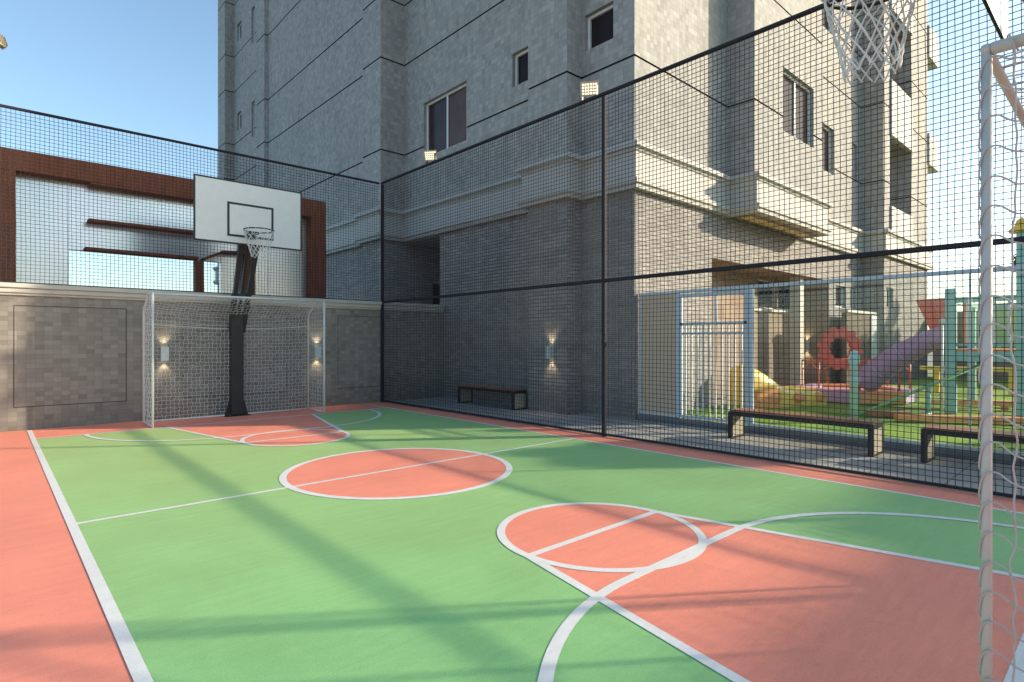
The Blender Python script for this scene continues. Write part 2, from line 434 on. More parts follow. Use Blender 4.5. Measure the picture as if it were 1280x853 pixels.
line_poly([(XL, YN), (XR, YN)], .07, 'court_baseline')
line_poly([(XL, YF), (XR, YF)], .045, 'court_baseline')
line_poly([(3.04 + 1.09 * math.cos(a * PI / 64), 5.0 + 1.09 * math.sin(a * PI / 64)) for a in range(129)], .065, 'court_centre_circle')
for far in (False, True):
    my = (lambda y: 2 * YC - y) if far else (lambda y: y)
    yb = YF if far else YN
    line_poly([(1.95, yb), (2.37, my(2.46))], .055, 'court_key_line')
    line_poly([(4.17, yb), (3.69, my(2.46))], .055, 'court_key_line')
    line_poly([(2.37, my(2.46)), (3.69, my(2.46))], .05, 'court_free_throw_line')
    line_poly([(3.03 + .66 * math.cos(a * PI / 48), my(2.46) + .66 * math.sin(a * PI / 48)) for a in range(97)], .055, 'court_key_circle')
    pts = []
    for k in range(33):
        a = PI - k * PI / 64; pts.append((2.52 + 1.54 * math.cos(a), my(.32 + 1.54 * math.sin(a))))
    for k in range(33):
        a = PI / 2 - k * PI / 64; pts.append((3.70 + 1.54 * math.cos(a), my(.32 + 1.54 * math.sin(a))))
    line_poly(pts, .058, 'court_goal_area_line')
sheet(7.95, 60, -14.0, 5.55, .03, 'playground_turf', M['turf'])

# ------------------------------------------------------------------ back wall
WY = 10.80
bw = thing('court_wall', 'mottled grey tiled wall with stone coping closing the far end of the court', 'wall', (2, WY, 0))
panels = [(-1.25, -.45), (.26, 1.61), (2.40, 4.13), (5.14, 6.35)]
def wall_panels():
    mb = MB(); z0, z1 = 0, 1.93; pz0, pz1 = .33, 1.79; d = .012; g = .009
    xs = [-3.0]
    def q(x0, x1, a, b, y=WY): mb.quad([(x0, y, a), (x1, y, a), (x1, y, b), (x0, y, b)], [(x0, a), (x1, a), (x1, b), (x0, b)])
    cur = -3.0
    for a, b in panels:
        q(cur, a, z0, z1)
        q(a, b, z0, pz0); q(a, b, pz1, z1); q(a + g, b - g, pz0 + g, pz1 - g, WY + .003)
        cur = b
    q(cur, 7.70, z0, z1)
    # body behind
    mb.box(-3.0, 7.69, WY + .03, WY + .2, 0, 1.93)
    return mb
wall_panels().build('wall_face', M['wallmos'], bw)
g = MB()
for a, b in panels:
    g.quad([(a - .002, WY + .018, .328), (b + .002, WY + .018, .328), (b + .002, WY + .018, 1.792), (a - .002, WY + .018, 1.792)])
g.build('panel_joint', M['groove'], bw)
cp = MB()
for (z0, z1, d) in ((1.93, 1.965, .03), (1.965, 2.035, .055), (2.035, 2.10, .085)):
    cp.box(-3.0, 7.69, WY - d, WY + .2 + d, z0, z1 - .0, b=.006)
cp.build('coping', M['coping'], bw)

# ------------------------------------------------------------------ fence
FX = 6.10; TOP = 4.61; MID = 2.09; PITCH = .053; WR = .0026
def net_plane(axis, c, a0, a1, z0, z1, seed):
    """woven safety net: thin cords of flat box section"""
    rnd = random.Random(seed); mb = MB(); n = int(round((a1 - a0) / PITCH)); m = int(round((z1 - z0) / PITCH)); r = WR
    def cord(p, q, ax):
        if axis == 'x': P = lambda a, z, o: (c + o, a, z)
        else: P = lambda a, z, o: (a, c + o, z)
        if ax == 'v':
            w_ = lambda z: .004 * math.sin(z * 2.9 + p * 1.3) * min(1, (z - z0) * 5, (z1 - z) * 5)
            V = [P(p + sa * r + w_(z), z, so * r) for z in q for sa, so in ((-1, -1), (1, -1), (1, 1), (-1, 1))]
        else:
            w_ = lambda a: -.007 * abs(math.sin(a * .53 + .4)) * min(1, (z1 - p) * 4, (p - z0) * 4) + .003 * math.sin(a * 3.1 + p * 2)
            V = [P(a, p + sa * r + w_(a), so * r + .004) for a in q for sa, so in ((-1, -1), (1, -1), (1, 1), (-1, 1))]
        k = len(V) // 4; F = []
        for i in range(k - 1):
            for j in range(4): F.append((i * 4 + j, i * 4 + (j + 1) % 4, i * 4 + 4 + (j + 1) % 4, i * 4 + 4 + j))
        mb.faces(V, F)
    for i in range(1, n):
        a = a0 + i * (a1 - a0) / n + rnd.uniform(-.0012, .0012); cord(a, [z0 + (z1 - z0) * k / 14 for k in range(15)], 'v')
    for j in range(1, m):
        z = z0 + j * (z1 - z0) / m + rnd.uniform(-.0012, .0012); cord(z, [a0 + (a1 - a0) * k / 36 for k in range(37)], 'h')
    return mb
sf = thing('sports_fence', 'tall black net fence with steel posts along the right side of the court', 'fence', (FX, 5, 0))
YE = [10.74, 4.87, -1.06, -4.0]
rp = MB(); rp.box(FX - .025, FX + .025, -4.0, 10.765, TOP - .038, TOP, b=.006); rp.build('top_rail', M['rail'], sf)
rp = MB(); rp.box(FX - .028, FX + .028, -4.0, 10.71, MID - .023, MID + .023, b=.007); rp.build('middle_rail', M['rail'], sf)
rp = MB(); rp.box(FX - .02, FX + .02, -4.0, 10.71, .018, .044, b=.004); rp.build('bottom_rail', M['rail'], sf)
for y in YE:
    p = MB(); p.box(FX - .027, FX + .027, y - .027, y + .027, 0, TOP - .051, b=.006); p.build('post', M['rail'], sf)
for i in range(3):
    a, b = YE[i + 1] + .028, YE[i] - .028
    net_plane('x', FX, a, b, .044, MID - .023, i).build('net', M['wire'], sf)
    net_plane('x', FX, a, b, MID + .023, TOP - .038, i + 9).build('net', M['wire'], sf)
bf = thing('end_fence', 'black net fence standing on the coping of the far tiled wall', 'fence', (2, WY + .05, 2.1))
BY = WY + .02
rp = MB(); rp.box(-3.0, FX - .028, BY - .019, BY + .019, TOP - .038, TOP, b=.006); rp.build('top_rail', M['rail'], bf)
rp = MB(); rp.box(-3.0, FX - .03, BY - .012, BY + .012, 2.102, 2.122); rp.build('bottom_rail', M['rail'], bf)
for x in (-2.98,):
    p = MB(); p.box(x - .025, x + .025, BY - .025, BY + .025, 2.1, TOP - .051); p.build('post', M['rail'], bf)
net_plane('y', BY, -2.95, FX - .03, 2.122, TOP - .038, 31).build('net', M['wire'], bf)

# floodlights on the top rail
def floodlight(y, label, loc=None, yaw=.65, tilt=-.42):
    x, z = FX, TOP
    if loc: x, y, z = loc
    t = thing('floodlight', label, 'floodlight', (x, y, z), 'small square floodlights around the court')
    R = Matrix.Rotation(yaw, 4, 'Z') @ Matrix.Rotation(tilt, 4, 'Y')
    def tr(mb, o=(0, 0, .13)):
        mb.v = [tuple(Vector((x, y, z)) + Vector(o) + (R @ Vector(v))) for v in mb.v]; return mb
    m = MB(); m.box(-.02, .035, -.12, .12, -.09, .09, b=.012)
    for k in range(6): m.box(.035, .06, -.1 + k * .04 - .004, -.1 + k * .04 + .004, -.07, .07)
    m.box(-.032, -.02, -.125, -.108, -.095, .095); m.box(-.032, -.02, .108, .125, -.095, .095)
    m.box(-.032, -.02, -.108, .108, .078, .095); m.box(-.032, -.02, -.108, .108, -.095, -.078)
    tr(m).build('housing', M['flood'], t)
    m = MB(); m.box(-.027, -.0205, -.107, .107, -.077, .077); o = tr(m).build('lens', M['glass'], t)
    m = MB()
    for a in range(6):
        for b in range(4): m.box(-.0265, -.0215, -.09 + a * .036 - .012, -.09 + a * .036 + .012, -.057 + b * .038 - .013, -.057 + b * .038 + .013)
    tr(m).build('led_array', M['led'], t)
    m = MB(); m.bar((x, y - .13, z + .004), (x, y + .13, z + .004), .03, .006)
    m.bar((x, y - .13, z), (x, y - .13, z + .14), .03, .006); m.bar((x, y + .13, z), (x, y + .13, z + .14), .03, .006)
    m.build('bracket', M['black'], t)
    return t
floodlight(8.95, 'small square floodlight on the fence top rail below the two-pane brown window')
floodlight(5.12, 'larger looking square floodlight on the fence top rail beside the fence post')
lp = thing('light_pole', 'slim dark lighting pole at the far left corner of the court', 'light pole', (.0, 10.95, 0))
m = MB(); m.tube([(.06, 11.04, 0), (.06, 11.04, 7.2)], .038, 12); m.build('pole', M['rail'], lp)
floodlight(0, 'floodlight clamped to the slim lighting pole at the left edge', (.085, 10.98, 5.45), yaw=-.6, tilt=-.3)

# ------------------------------------------------------------------ sconces
def spot(loc, down, parent, watts=3.0):
    l = bpy.data.lights.new('lamp_beam', 'SPOT'); l.energy = watts; l.color = (1, .80, .52); l.spot_size = math.radians(95); l.spot_blend = .8
    l.shadow_soft_size = .015
    o = bpy.data.objects.new('lamp_beam', l); COL.objects.link(o); o.parent = parent
    o.matrix_parent_inverse = Matrix.Translation(-parent_loc(parent))
    o.location = loc; o.rotation_euler = (0 if down else PI, 0, 0)
def sconce(x, y, z, nrm, label, watts=6.0):
    t = thing('wall_lamp', label, 'wall lamp', (x, y, z), 'up and down wall lamps')
    nx, ny = nrm; tx, ty = -ny, nx
    def B(mb, a0, a1, o0, o1, z0, z1, b=0):
        xs = [x + tx * a + nx * o for a in (a0, a1) for o in (o0, o1)]; ys = [y + ty * a + ny * o for a in (a0, a1) for o in (o0, o1)]
        mb.box(min(xs), max(xs), min(ys), max(ys), z + z0, z + z1, b=b)
    m = MB(); B(m, -.055, .055, .002, .012, -.09, .09)
    for a0, a1 in ((-.055, -.047), (.047, .055)): B(m, a0, a1, .012, .10, -.11, .11)
    B(m, -.047, .047, .093, .10, -.11, .11); m.build('housing', M['lamp_body'], t)
    m = MB(); B(m, -.046, .046, .014, .092, -.085, .085); m.build('lamp_core', M['lamp_body'], t)
    m = MB(); B(m, -.028, .028, .026, .08, .086, .094); m.build('bulb', M['glow'], t)
    m = MB(); B(m, -.028, .028, .026, .08, -.094, -.086); m.build('bulb', M['glow'], t)
    spot((x + nx * .055, y + ny * .055, z + .112), False, t, watts); spot((x + nx * .055, y + ny * .055, z - .112), True, t, watts)
    return t

# ------------------------------------------------------------------ apartment building
HT = 26.0; FL = 3.74
bd = thing('apartment_building', 'tall grey mosaic tiled apartment tower with dark joints and pale cornice behind the fence', 'apartment building', (15, 15, 0))
UP = [(7.76, 5.57), (7.76, 6.70), (7.38, 6.70), (7.38, 7.67), (7.70, 7.67), (7.70, 12.46), (7.03, 12.46), (7.03, 13.37), (7.19, 13.37), (7.19, 20.5),
      (7.06, 20.5), (7.06, 21.3), (7.77, 21.3), (7.77, 26.2), (7.4, 26.2), (7.4, 27.2), (24.1, 27.2), (24.1, 5.06), (22.0, 5.06), (22.0, 6.3),
      (19.7, 6.3), (19.7, 5.06), (19.1, 5.06), (19.1, 5.63), (14.34, 5.63), (14.34, 5.03), (10.87, 5.03), (10.87, 5.57)]
# order is clockwise seen from above -> outward normal of edge (p->q) is (-dy, dx)
GZ = [5.93 + FL * k for k in range(5)] + [8.17 + FL * k for k in range(5)]
GH = .036
def wall_run(mb, gm, p, q, z0, z1, holes=(), grooves=(), depth=.13):
    """one straight wall with window openings and recessed joints; holes are (s0,s1,za,zb) measured along p->q"""
    p = Vector((p[0], p[1], 0)); q = Vector((q[0], q[1], 0)); L = (q - p).length; t = (q - p) / L; n = Vector((-t.y, t.x, 0))
    ub = p.x * abs(t.x) + p.y * abs(t.y) if True else 0
    sg = 1 if (t.x + t.y) > 0 else -1
    def P(s_, z, o=0): v = p + t * s_ + n * o; return (v.x, v.y, z)
    def U(s_, z): return (ub + sg * s_, z)
    def Q(m_, s0, s1, a, b, o=0): m_.quad([P(s1, a, o), P(s0, a, o), P(s0, b, o), P(s1, b, o)], [U(s1, a), U(s0, a), U(s0, b), U(s1, b)])
    gr = [(g_ - GH / 2, g_ + GH / 2) for g_ in grooves if z0 < g_ < z1]
    sb = sorted({0, L} | {h[0] for h in holes} | {h[1] for h in holes})
    zb = sorted({z0, z1} | {h[2] for h in holes} | {h[3] for h in holes} | {e for g_ in gr for e in g_})
    for i in range(len(sb) - 1):
        for j in range(len(zb) - 1):
            s0, s1, a, b = sb[i], sb[i + 1], zb[j], zb[j + 1]
            if s1 - s0 < 1e-5 or b - a < 1e-5: continue
            cs, cz = (s0 + s1) / 2, (a + b) / 2
            if any(h[0] < cs < h[1] and h[2] < cz < h[3] for h in holes): continue
            if any(g0 < cz < g1 for g0, g1 in gr):
                o = -.03
                Q(gm, s0, s1, a, b, o)
                gm.quad([P(s1, b, o), P(s0, b, o), P(s0, b, 0), P(s1, b, 0)]); gm.quad([P(s1, a, 0), P(s0, a, 0), P(s0, a, o), P(s1, a, o)])
            else: Q(mb, s0, s1, a, b)
    for (s0, s1, a, b) in holes:
        d = -depth
        mb.quad([P(s0, a), P(s0, a, d), P(s0, b, d), P(s0, b)], [U(s0, a), U(s0 + .13, a), U(s0 + .13, b), U(s0, b)])
        mb.quad([P(s1, a, d), P(s1, a), P(s1, b), P(s1, b, d)], [U(s1 - .13, a), U(s1, a), U(s1, b), U(s1 - .13, b)])
        mb.quad([P(s0, a), P(s1, a), P(s1, a, d), P(s0, a, d)]); mb.quad([P(s0, b, d), P(s1, b, d), P(s1, b), P(s0, b)])
    return P

def window(parent, P, s0, s1, a, b, panes=1, pane='pane', fw=.05, depth=.13, sill=False):
    """frame > pane; white aluminium frame set back in its opening"""
    n = (Vector(P(s0, a, 1)) - Vector(P(s0, a, 0)))
    def bx(mb, u0, u1, z0, z1, o0, o1):
        A = [Vector(P(u0, z0, o0)), Vector(P(u1, z1, o1))]
        mb.box(A[0].x, A[1].x, A[0].y, A[1].y, z0, z1)
    m = MB(); d0, d1 = -depth, -depth + .05
    bx(m, s0, s0 + fw, a, b, d0, d1); bx(m, s1 - fw, s1, a, b, d0, d1)
    bx(m, s0 + fw, s1 - fw, a, a + fw, d0, d1); bx(m, s0 + fw, s1 - fw, b - fw, b, d0, d1)
    for k in range(1, panes):
        c = s0 + (s1 - s0) * k / panes; bx(m, c - fw * .45, c + fw * .45, a + fw, b - fw, d0, d1 - .01)
    w = m.build('window', M['frame'], parent)
    for k in range(panes):
        c0 = s0 + (s1 - s0) * k / panes + (fw * .5 if k == 0 else .001); c1 = s0 + (s1 - s0) * (k + 1) / panes - (fw * .5 if k == panes - 1 else .001)
        g_ = MB(); bx(g_, c0, c1, a + fw * .5, b - fw * .5, d0 - .012, d0 + .012)
        g_.build('pane', M['deeppane' if pane == 'brownpane' and k == panes - 1 else pane], w)
    return w

upm = MB(); grm = MB(); winlist = []
def edge_holes(i):
    """openings of the upper storeys for outline edge i, as world ranges"""
    p, q = UP[i], UP[(i + 1) % len(UP)]
    def conv(w0, w1):
        ax = 1 if abs(p[0] - q[0]) < 1e-6 else 0
        a, b = abs(w0 - p[ax]), abs(w1 - p[ax]); return min(a, b), max(a, b)
    H = []
    def add(w0, w1, za, zb, panes, pane='pane', floors=(0, 1, 2)):
        for k in floors:
            s0, s1 = conv(w0, w1); H.append((s0, s1, za + FL * k, zb + FL * k, panes, pane))
    if i == 0: add(6.0, 6.62, 6.37, 7.0, 1)
    if i == 4: add(9.94, 11.6, 5.65, 6.96, 2, 'brownpane'); add(7.78, 8.45, 6.32, 6.98, 1)
    if i == 12:
        add(25.25, 25.8, 6.42, 7.14, 1, floors=(1, 2)); add(23.62, 24.0, 5.66, 7.06, 1, floors=(1, 2))
    if i == 25: add(12.16, 13.8, 5.64, 6.97, 2)
    if i == 23: add(16.05, 16.85, 5.75, 6.97, 1); add(18.3, 18.75, 5.95, 6.97, 1)
    if i == 17: add(22.5, 23.2, 5.9, 6.9, 1, floors=())
    return H
for i in range(len(UP)):
    p, q = UP[i], UP[(i + 1) % len(UP)]
    hs = edge_holes(i)
    if i in (18, 19, 20): z0 = 3.7
    z0 = 4.45
    P = wall_run(upm, grm, p, q, z0, HT, [h[:4] for h in hs], GZ)
    for h in hs: winlist.append((P, h))
upm.build('upper_wall', M['tower'], bd)
grm.build('wall_joint', M['groove'], bd)
for P, h in winlist: window(bd, P, *h[:4], panes=h[4], pane=h[5])
# balconies in the recess on the sunny side
for k in range(-1, 3):
    m = MB(); z = 7.36 + FL * k
    m.box(19.702, 21.998, 5.0, 5.14, max(z, 4.5), z + 1.7 - .05, b=.01); m.box(19.702, 21.998, 5.14, 6.3, z + .25, z + .42)
    m.build('balcony', M['stucco'], bd)
    m = MB(); m.box(20.5, 21.7, 6.24, 6.297, z + .44, z + 2.3 + .6); f = m.build('balcony_door', M['frame'], bd)
    m = MB(); m.box(20.56, 21.64, 6.225, 6.24, z + .5, z + 2.2 + .6); m.build('pane', M['pane'], f)
for k in range(0, 3):
    z = 7.4 + FL * k - FL * 0
    m = MB(); m.box(24.102, 25.4, 5.0, 7.2, z, z + 1.1, b=.01); o = m.build('balcony', M['stucco'], bd)
    m = MB(); m.box(24.102, 24.9, 5.35, 7.0, z + 1.102, z + 2.5); m.build('balcony_glazing', M['pane'], bd)
m = MB(); m.prism(list(reversed([(x, y) for x, y in UP])), HT - .1, HT + .3); m.build('roof', M['roof'], bd)

def offset_outline(poly, d):
    out = []; n = len(poly)
    for i in range(n):
        a, b, c = Vector(poly[i - 1]), Vector(poly[i]), Vector(poly[(i + 1) % n])
        t1 = (b - a).normalized(); t2 = (c - b).normalized()
        n1 = Vector((-t1.y, t1.x)); n2 = Vector((-t2.y, t2.x))
        out.append((b.x + (n1.x + n2.x) * d if abs(n1.dot(n2)) < .5 else b.x + n1.x * d, b.y + (n1.y + n2.y) * d if abs(n1.dot(n2)) < .5 else b.y + n1.y * d))
    return out
CO = [v for i, v in enumerate(UP) if i not in (19, 20)]      # the cornice runs straight past the balcony recess
CO = [v for v in CO if v not in ((22.0, 5.06), (19.7, 5.06))]
prof = [(-.05, 3.74), (.11, 3.74), (.12, 3.80), (.155, 3.82), (.155, 3.895), (.085, 3.915), (.085, 4.33), (.11, 4.35), (.12, 4.385), (.17, 4.40), (.17, 4.47), (.15, 4.49), (-.05, 4.54)]
cm = MB(); rings = [offset_outline(CO, d) for d, z in prof]; n = len(CO)
for j in range(len(prof) - 1):
    for i in range(n):
        a, b = rings[j][i], rings[j][(i + 1) % n]; c, d = rings[j + 1][(i + 1) % n], rings[j + 1][i]
        cm.quad([(*b, prof[j][1]), (*a, prof[j][1]), (*d, prof[j + 1][1]), (*c, prof[j + 1][1])])
cm.build('cornice', M['stucco'], bd)

# ground storey
LOW = [(10.24, 5.57), (7.76, 5.57), (7.76, 6.70), (7.38, 6.70), (7.38, 7.67), (7.70, 7.67), (7.70, 10.94), (9.3, 10.94), (9.3, 12.46), (7.03, 12.46), (7.03, 13.37),
       (7.19, 13.37), (7.19, 20.5), (7.06, 20.5), (7.06, 21.3), (7.77, 21.3), (7.77, 26.2), (7.4, 26.2), (7.4, 27.2), (24.1, 27.2), (24.1, 5.06), (19.1, 5.06), (19.1, 5.63), (16.5, 5.63)]
lm = MB(); g2 = MB(); lw = []
for i in range(len(LOW) - 1):
    p, q = LOW[i], LOW[i + 1]; hs = []
    if p == (9.3, 12.46): hs = [(.35, .75, 2.05, 2.85)]
    if p == (24.1, 5.06): hs = [(4.05, 4.75, 2.25, 2.85)]
    if p == (19.1, 5.63): hs = [(.5, .95, 2.2, 2.8), (1.3, 2.1, 2.2, 2.8)]
    P = wall_run(lm, g2, p, q, 0, 3.76, hs)
    for h in hs: lw.append((P, h))
P = wall_run(lm, g2, (16.5, 5.61), (10.24, 5.61), 2.88, 3.76)
lm.build('ground_floor_wall', M['brick'], bd)
for P, h in lw: window(bd, P, *h, panes=2 if h[0] > 2 else 1)
m = MB()
def uvq(mb, pts, ax): mb.quad(pts, [(p[ax], p[2]) for p in pts])
pm = MB(); pg = MB()
Pj = wall_run(pm, pg, (16.5, 6.4), (16.5, 5.63), 0, 2.88)
Pj = wall_run(pm, pg, (16.5, 6.4), (10.24, 6.4), 0, 2.88, [(.15, 1.3, 2.1, 2.82), (1.38, 2.5, 2.1, 2.82)])
pm.quad([(10.24, 6.4, 2.88), (16.5, 6.4, 2.88), (16.5, 5.6, 2.88), (10.24, 5.6, 2.88)])
pm.quad([(10.24, 5.57, 0), (10.24, 6.4, 0), (10.24, 6.4, 2.88), (10.24, 5.57, 2.88)])
pm.build('porch_wall', M['brown_tile'], bd)
for h, pn in (((.15, 1.3, 2.1, 2.82), 1), ((1.38, 2.5, 2.1, 2.82), 1)): window(bd, Pj, *h, panes=pn, fw=.035)
m = MB(); m.box(14.9, 15.15, 5.75, 6.0, 0, 2.879, b=.01); m.build('porch_column', M['coping'], bd)
m = MB(); m.box(13.6, 16.49, 6.34, 6.397, 2.02, 2.08); m.build('ledge', M['coping'], bd)
m = MB(); m.box(10.90, 14.31, 5.06, 5.565, 3.752, 3.80); m.build('soffit', M['soffit'], bd)
m = MB()
for k in range(5): m.box(11.15 + k * .62, 11.15 + k * .62 + .56, 5.24, 5.44, 3.742, 3.7515)
m.build('soffit_light', M['soffglow'], bd)
m = MB(); m.box(7.71, 9.29, 10.95, 12.45, 3.72, 3.76); m.build('passage_soffit', M['stucco'], bd)
# barred white service door of the ground storey, in the far sunny wall
bdn = MB(); bdn.box(21.6, 23.2, 5.17, 5.21, .05, .1); bdn.box(21.6, 23.2, 5.17, 5.21, 2.0, 2.08)
for k in range(9): bdn.box(21.6 + k * .194, 21.65 + k * .194, 5.17, 5.21, .1, 2.0)
dd = bdn.build('barred_door', M['frame'], bd)
m = MB(); m.box(21.61, 23.19, 5.21, 5.2165, .1, 2.0); m.build('door_leaf', M['black'], dd)
m = MB(); m.box(18.46, 19.5, 5.18, 5.2165, .05, 2.0, b=.008); sd = m.build('service_door', M['frame'], bd)
m = MB(); m.box(18.54, 19.42, 5.172, 5.1795, .12, 1.92); m.build('door_leaf', M['lamp_body'], sd)

sconce(2.12, WY - .002, 1.07, (0, -1), 'glowing up and down wall lamp seen through the left side of the far goal net')
sconce(4.70, WY - .002, 1.07, (0, -1), 'glowing up and down wall lamp just behind the right post of the far goal')
sconce(7.378, 7.06, 1.08, (-1, 0), 'glowing wall lamp on the dark brick tower base between far bench and fence post')
sconce(16.498, 6.18, 1.15, (-1, 0), 'up and down wall lamp on the brown porch wall, left of the red ring', 10)
sconce(17.2, 5.218, 1.15, (0, -1), 'wall lamp on the tan wall at the right rim of the red ring', 10)

# ------------------------------------------------------------------ steel portal behind the end fence
PY = 12.5
po = thing('steel_portal', 'rust brown weathered steel portal frame with thin shelves behind the net fence', 'portal frame', (3, PY, 0))
m = MB(); m.box(-.02, .33, PY, PY + .3, 0, 4.09, b=.008); m.build('column', M['corten'], po)
m = MB(); m.box(5.33, 5.67, PY, PY + .3, 0, 4.09, b=.008); m.build('column', M['corten'], po)
m = MB(); m.box(-3.2, 5.67, PY, PY + .3, 4.092, 4.44, b=.008); m.build('beam', M['corten'], po)
for (x0, x1, z, h) in ((1.33, 5.32, 4.045, .042), (1.3, 4.4, 3.385, .055), (1.25, 3.05, 2.88, .055)):
    m = MB(); m.box(x0, x1, PY - .02, PY + .25, z, z + h, b=.005); m.build('shelf', M['corten'], po)
m = MB(); m.box(3.0, 3.15, PY + .0, PY + .2, 0, 2.863, b=.005); m.build('upright', M['corten'], po)
m = MB(); m.box(3.95, 4.12, PY + .0, PY + .2, 0, 3.368, b=.005); m.build('upright', M['corten'], po)
m = MB(); m.bar((3.15, PY + .1, 2.90), (3.5, PY + .1, 3.08), .25, .05); m.bar((3.49, PY + .1, 3.08), (4.05, PY + .1, 3.12), .25, .05); m.build('brace', M['corten'], po)
sw = thing('screen_wall', 'pale grey screen wall standing inside the rusty steel portal', 'wall', (3, PY + .35, 0))
m = MB()
SY = PY + .32
m.box(-.5, 1.05, SY, SY + .12, 0, 4.3); m.box(1.05, 3.55, SY, SY + .12, 2.9, 4.3); m.box(3.55, 5.5, SY, SY + .12, 0, 4.3)
m.build('sheet_cladding', M['screen'], sw)
m = MB()
for x in (.2, 1.05, 3.55, 4.5): m.box(x - .004, x + .004, SY - .004, SY - .001, 0 if x != 2.3 else 2.9, 4.3)
m.build('sheet_joint', M['lamp_body'], sw)

def smooth(P, n=3):
    P = [Vector(p) for p in P]; out = []
    for i in range(len(P) - 1):
        a = P[max(i - 1, 0)]; b = P[i]; c = P[i + 1]; d = P[min(i + 2, len(P) - 1)]
        for k in range(n):
            t = k / n; out.append(tuple(.5 * ((2 * b) + (c - a) * t + (2 * a - 5 * b + 4 * c - d) * t * t + (3 * b - a - 3 * c + d) * t ** 3)))
    return out + [tuple(P[-1])]
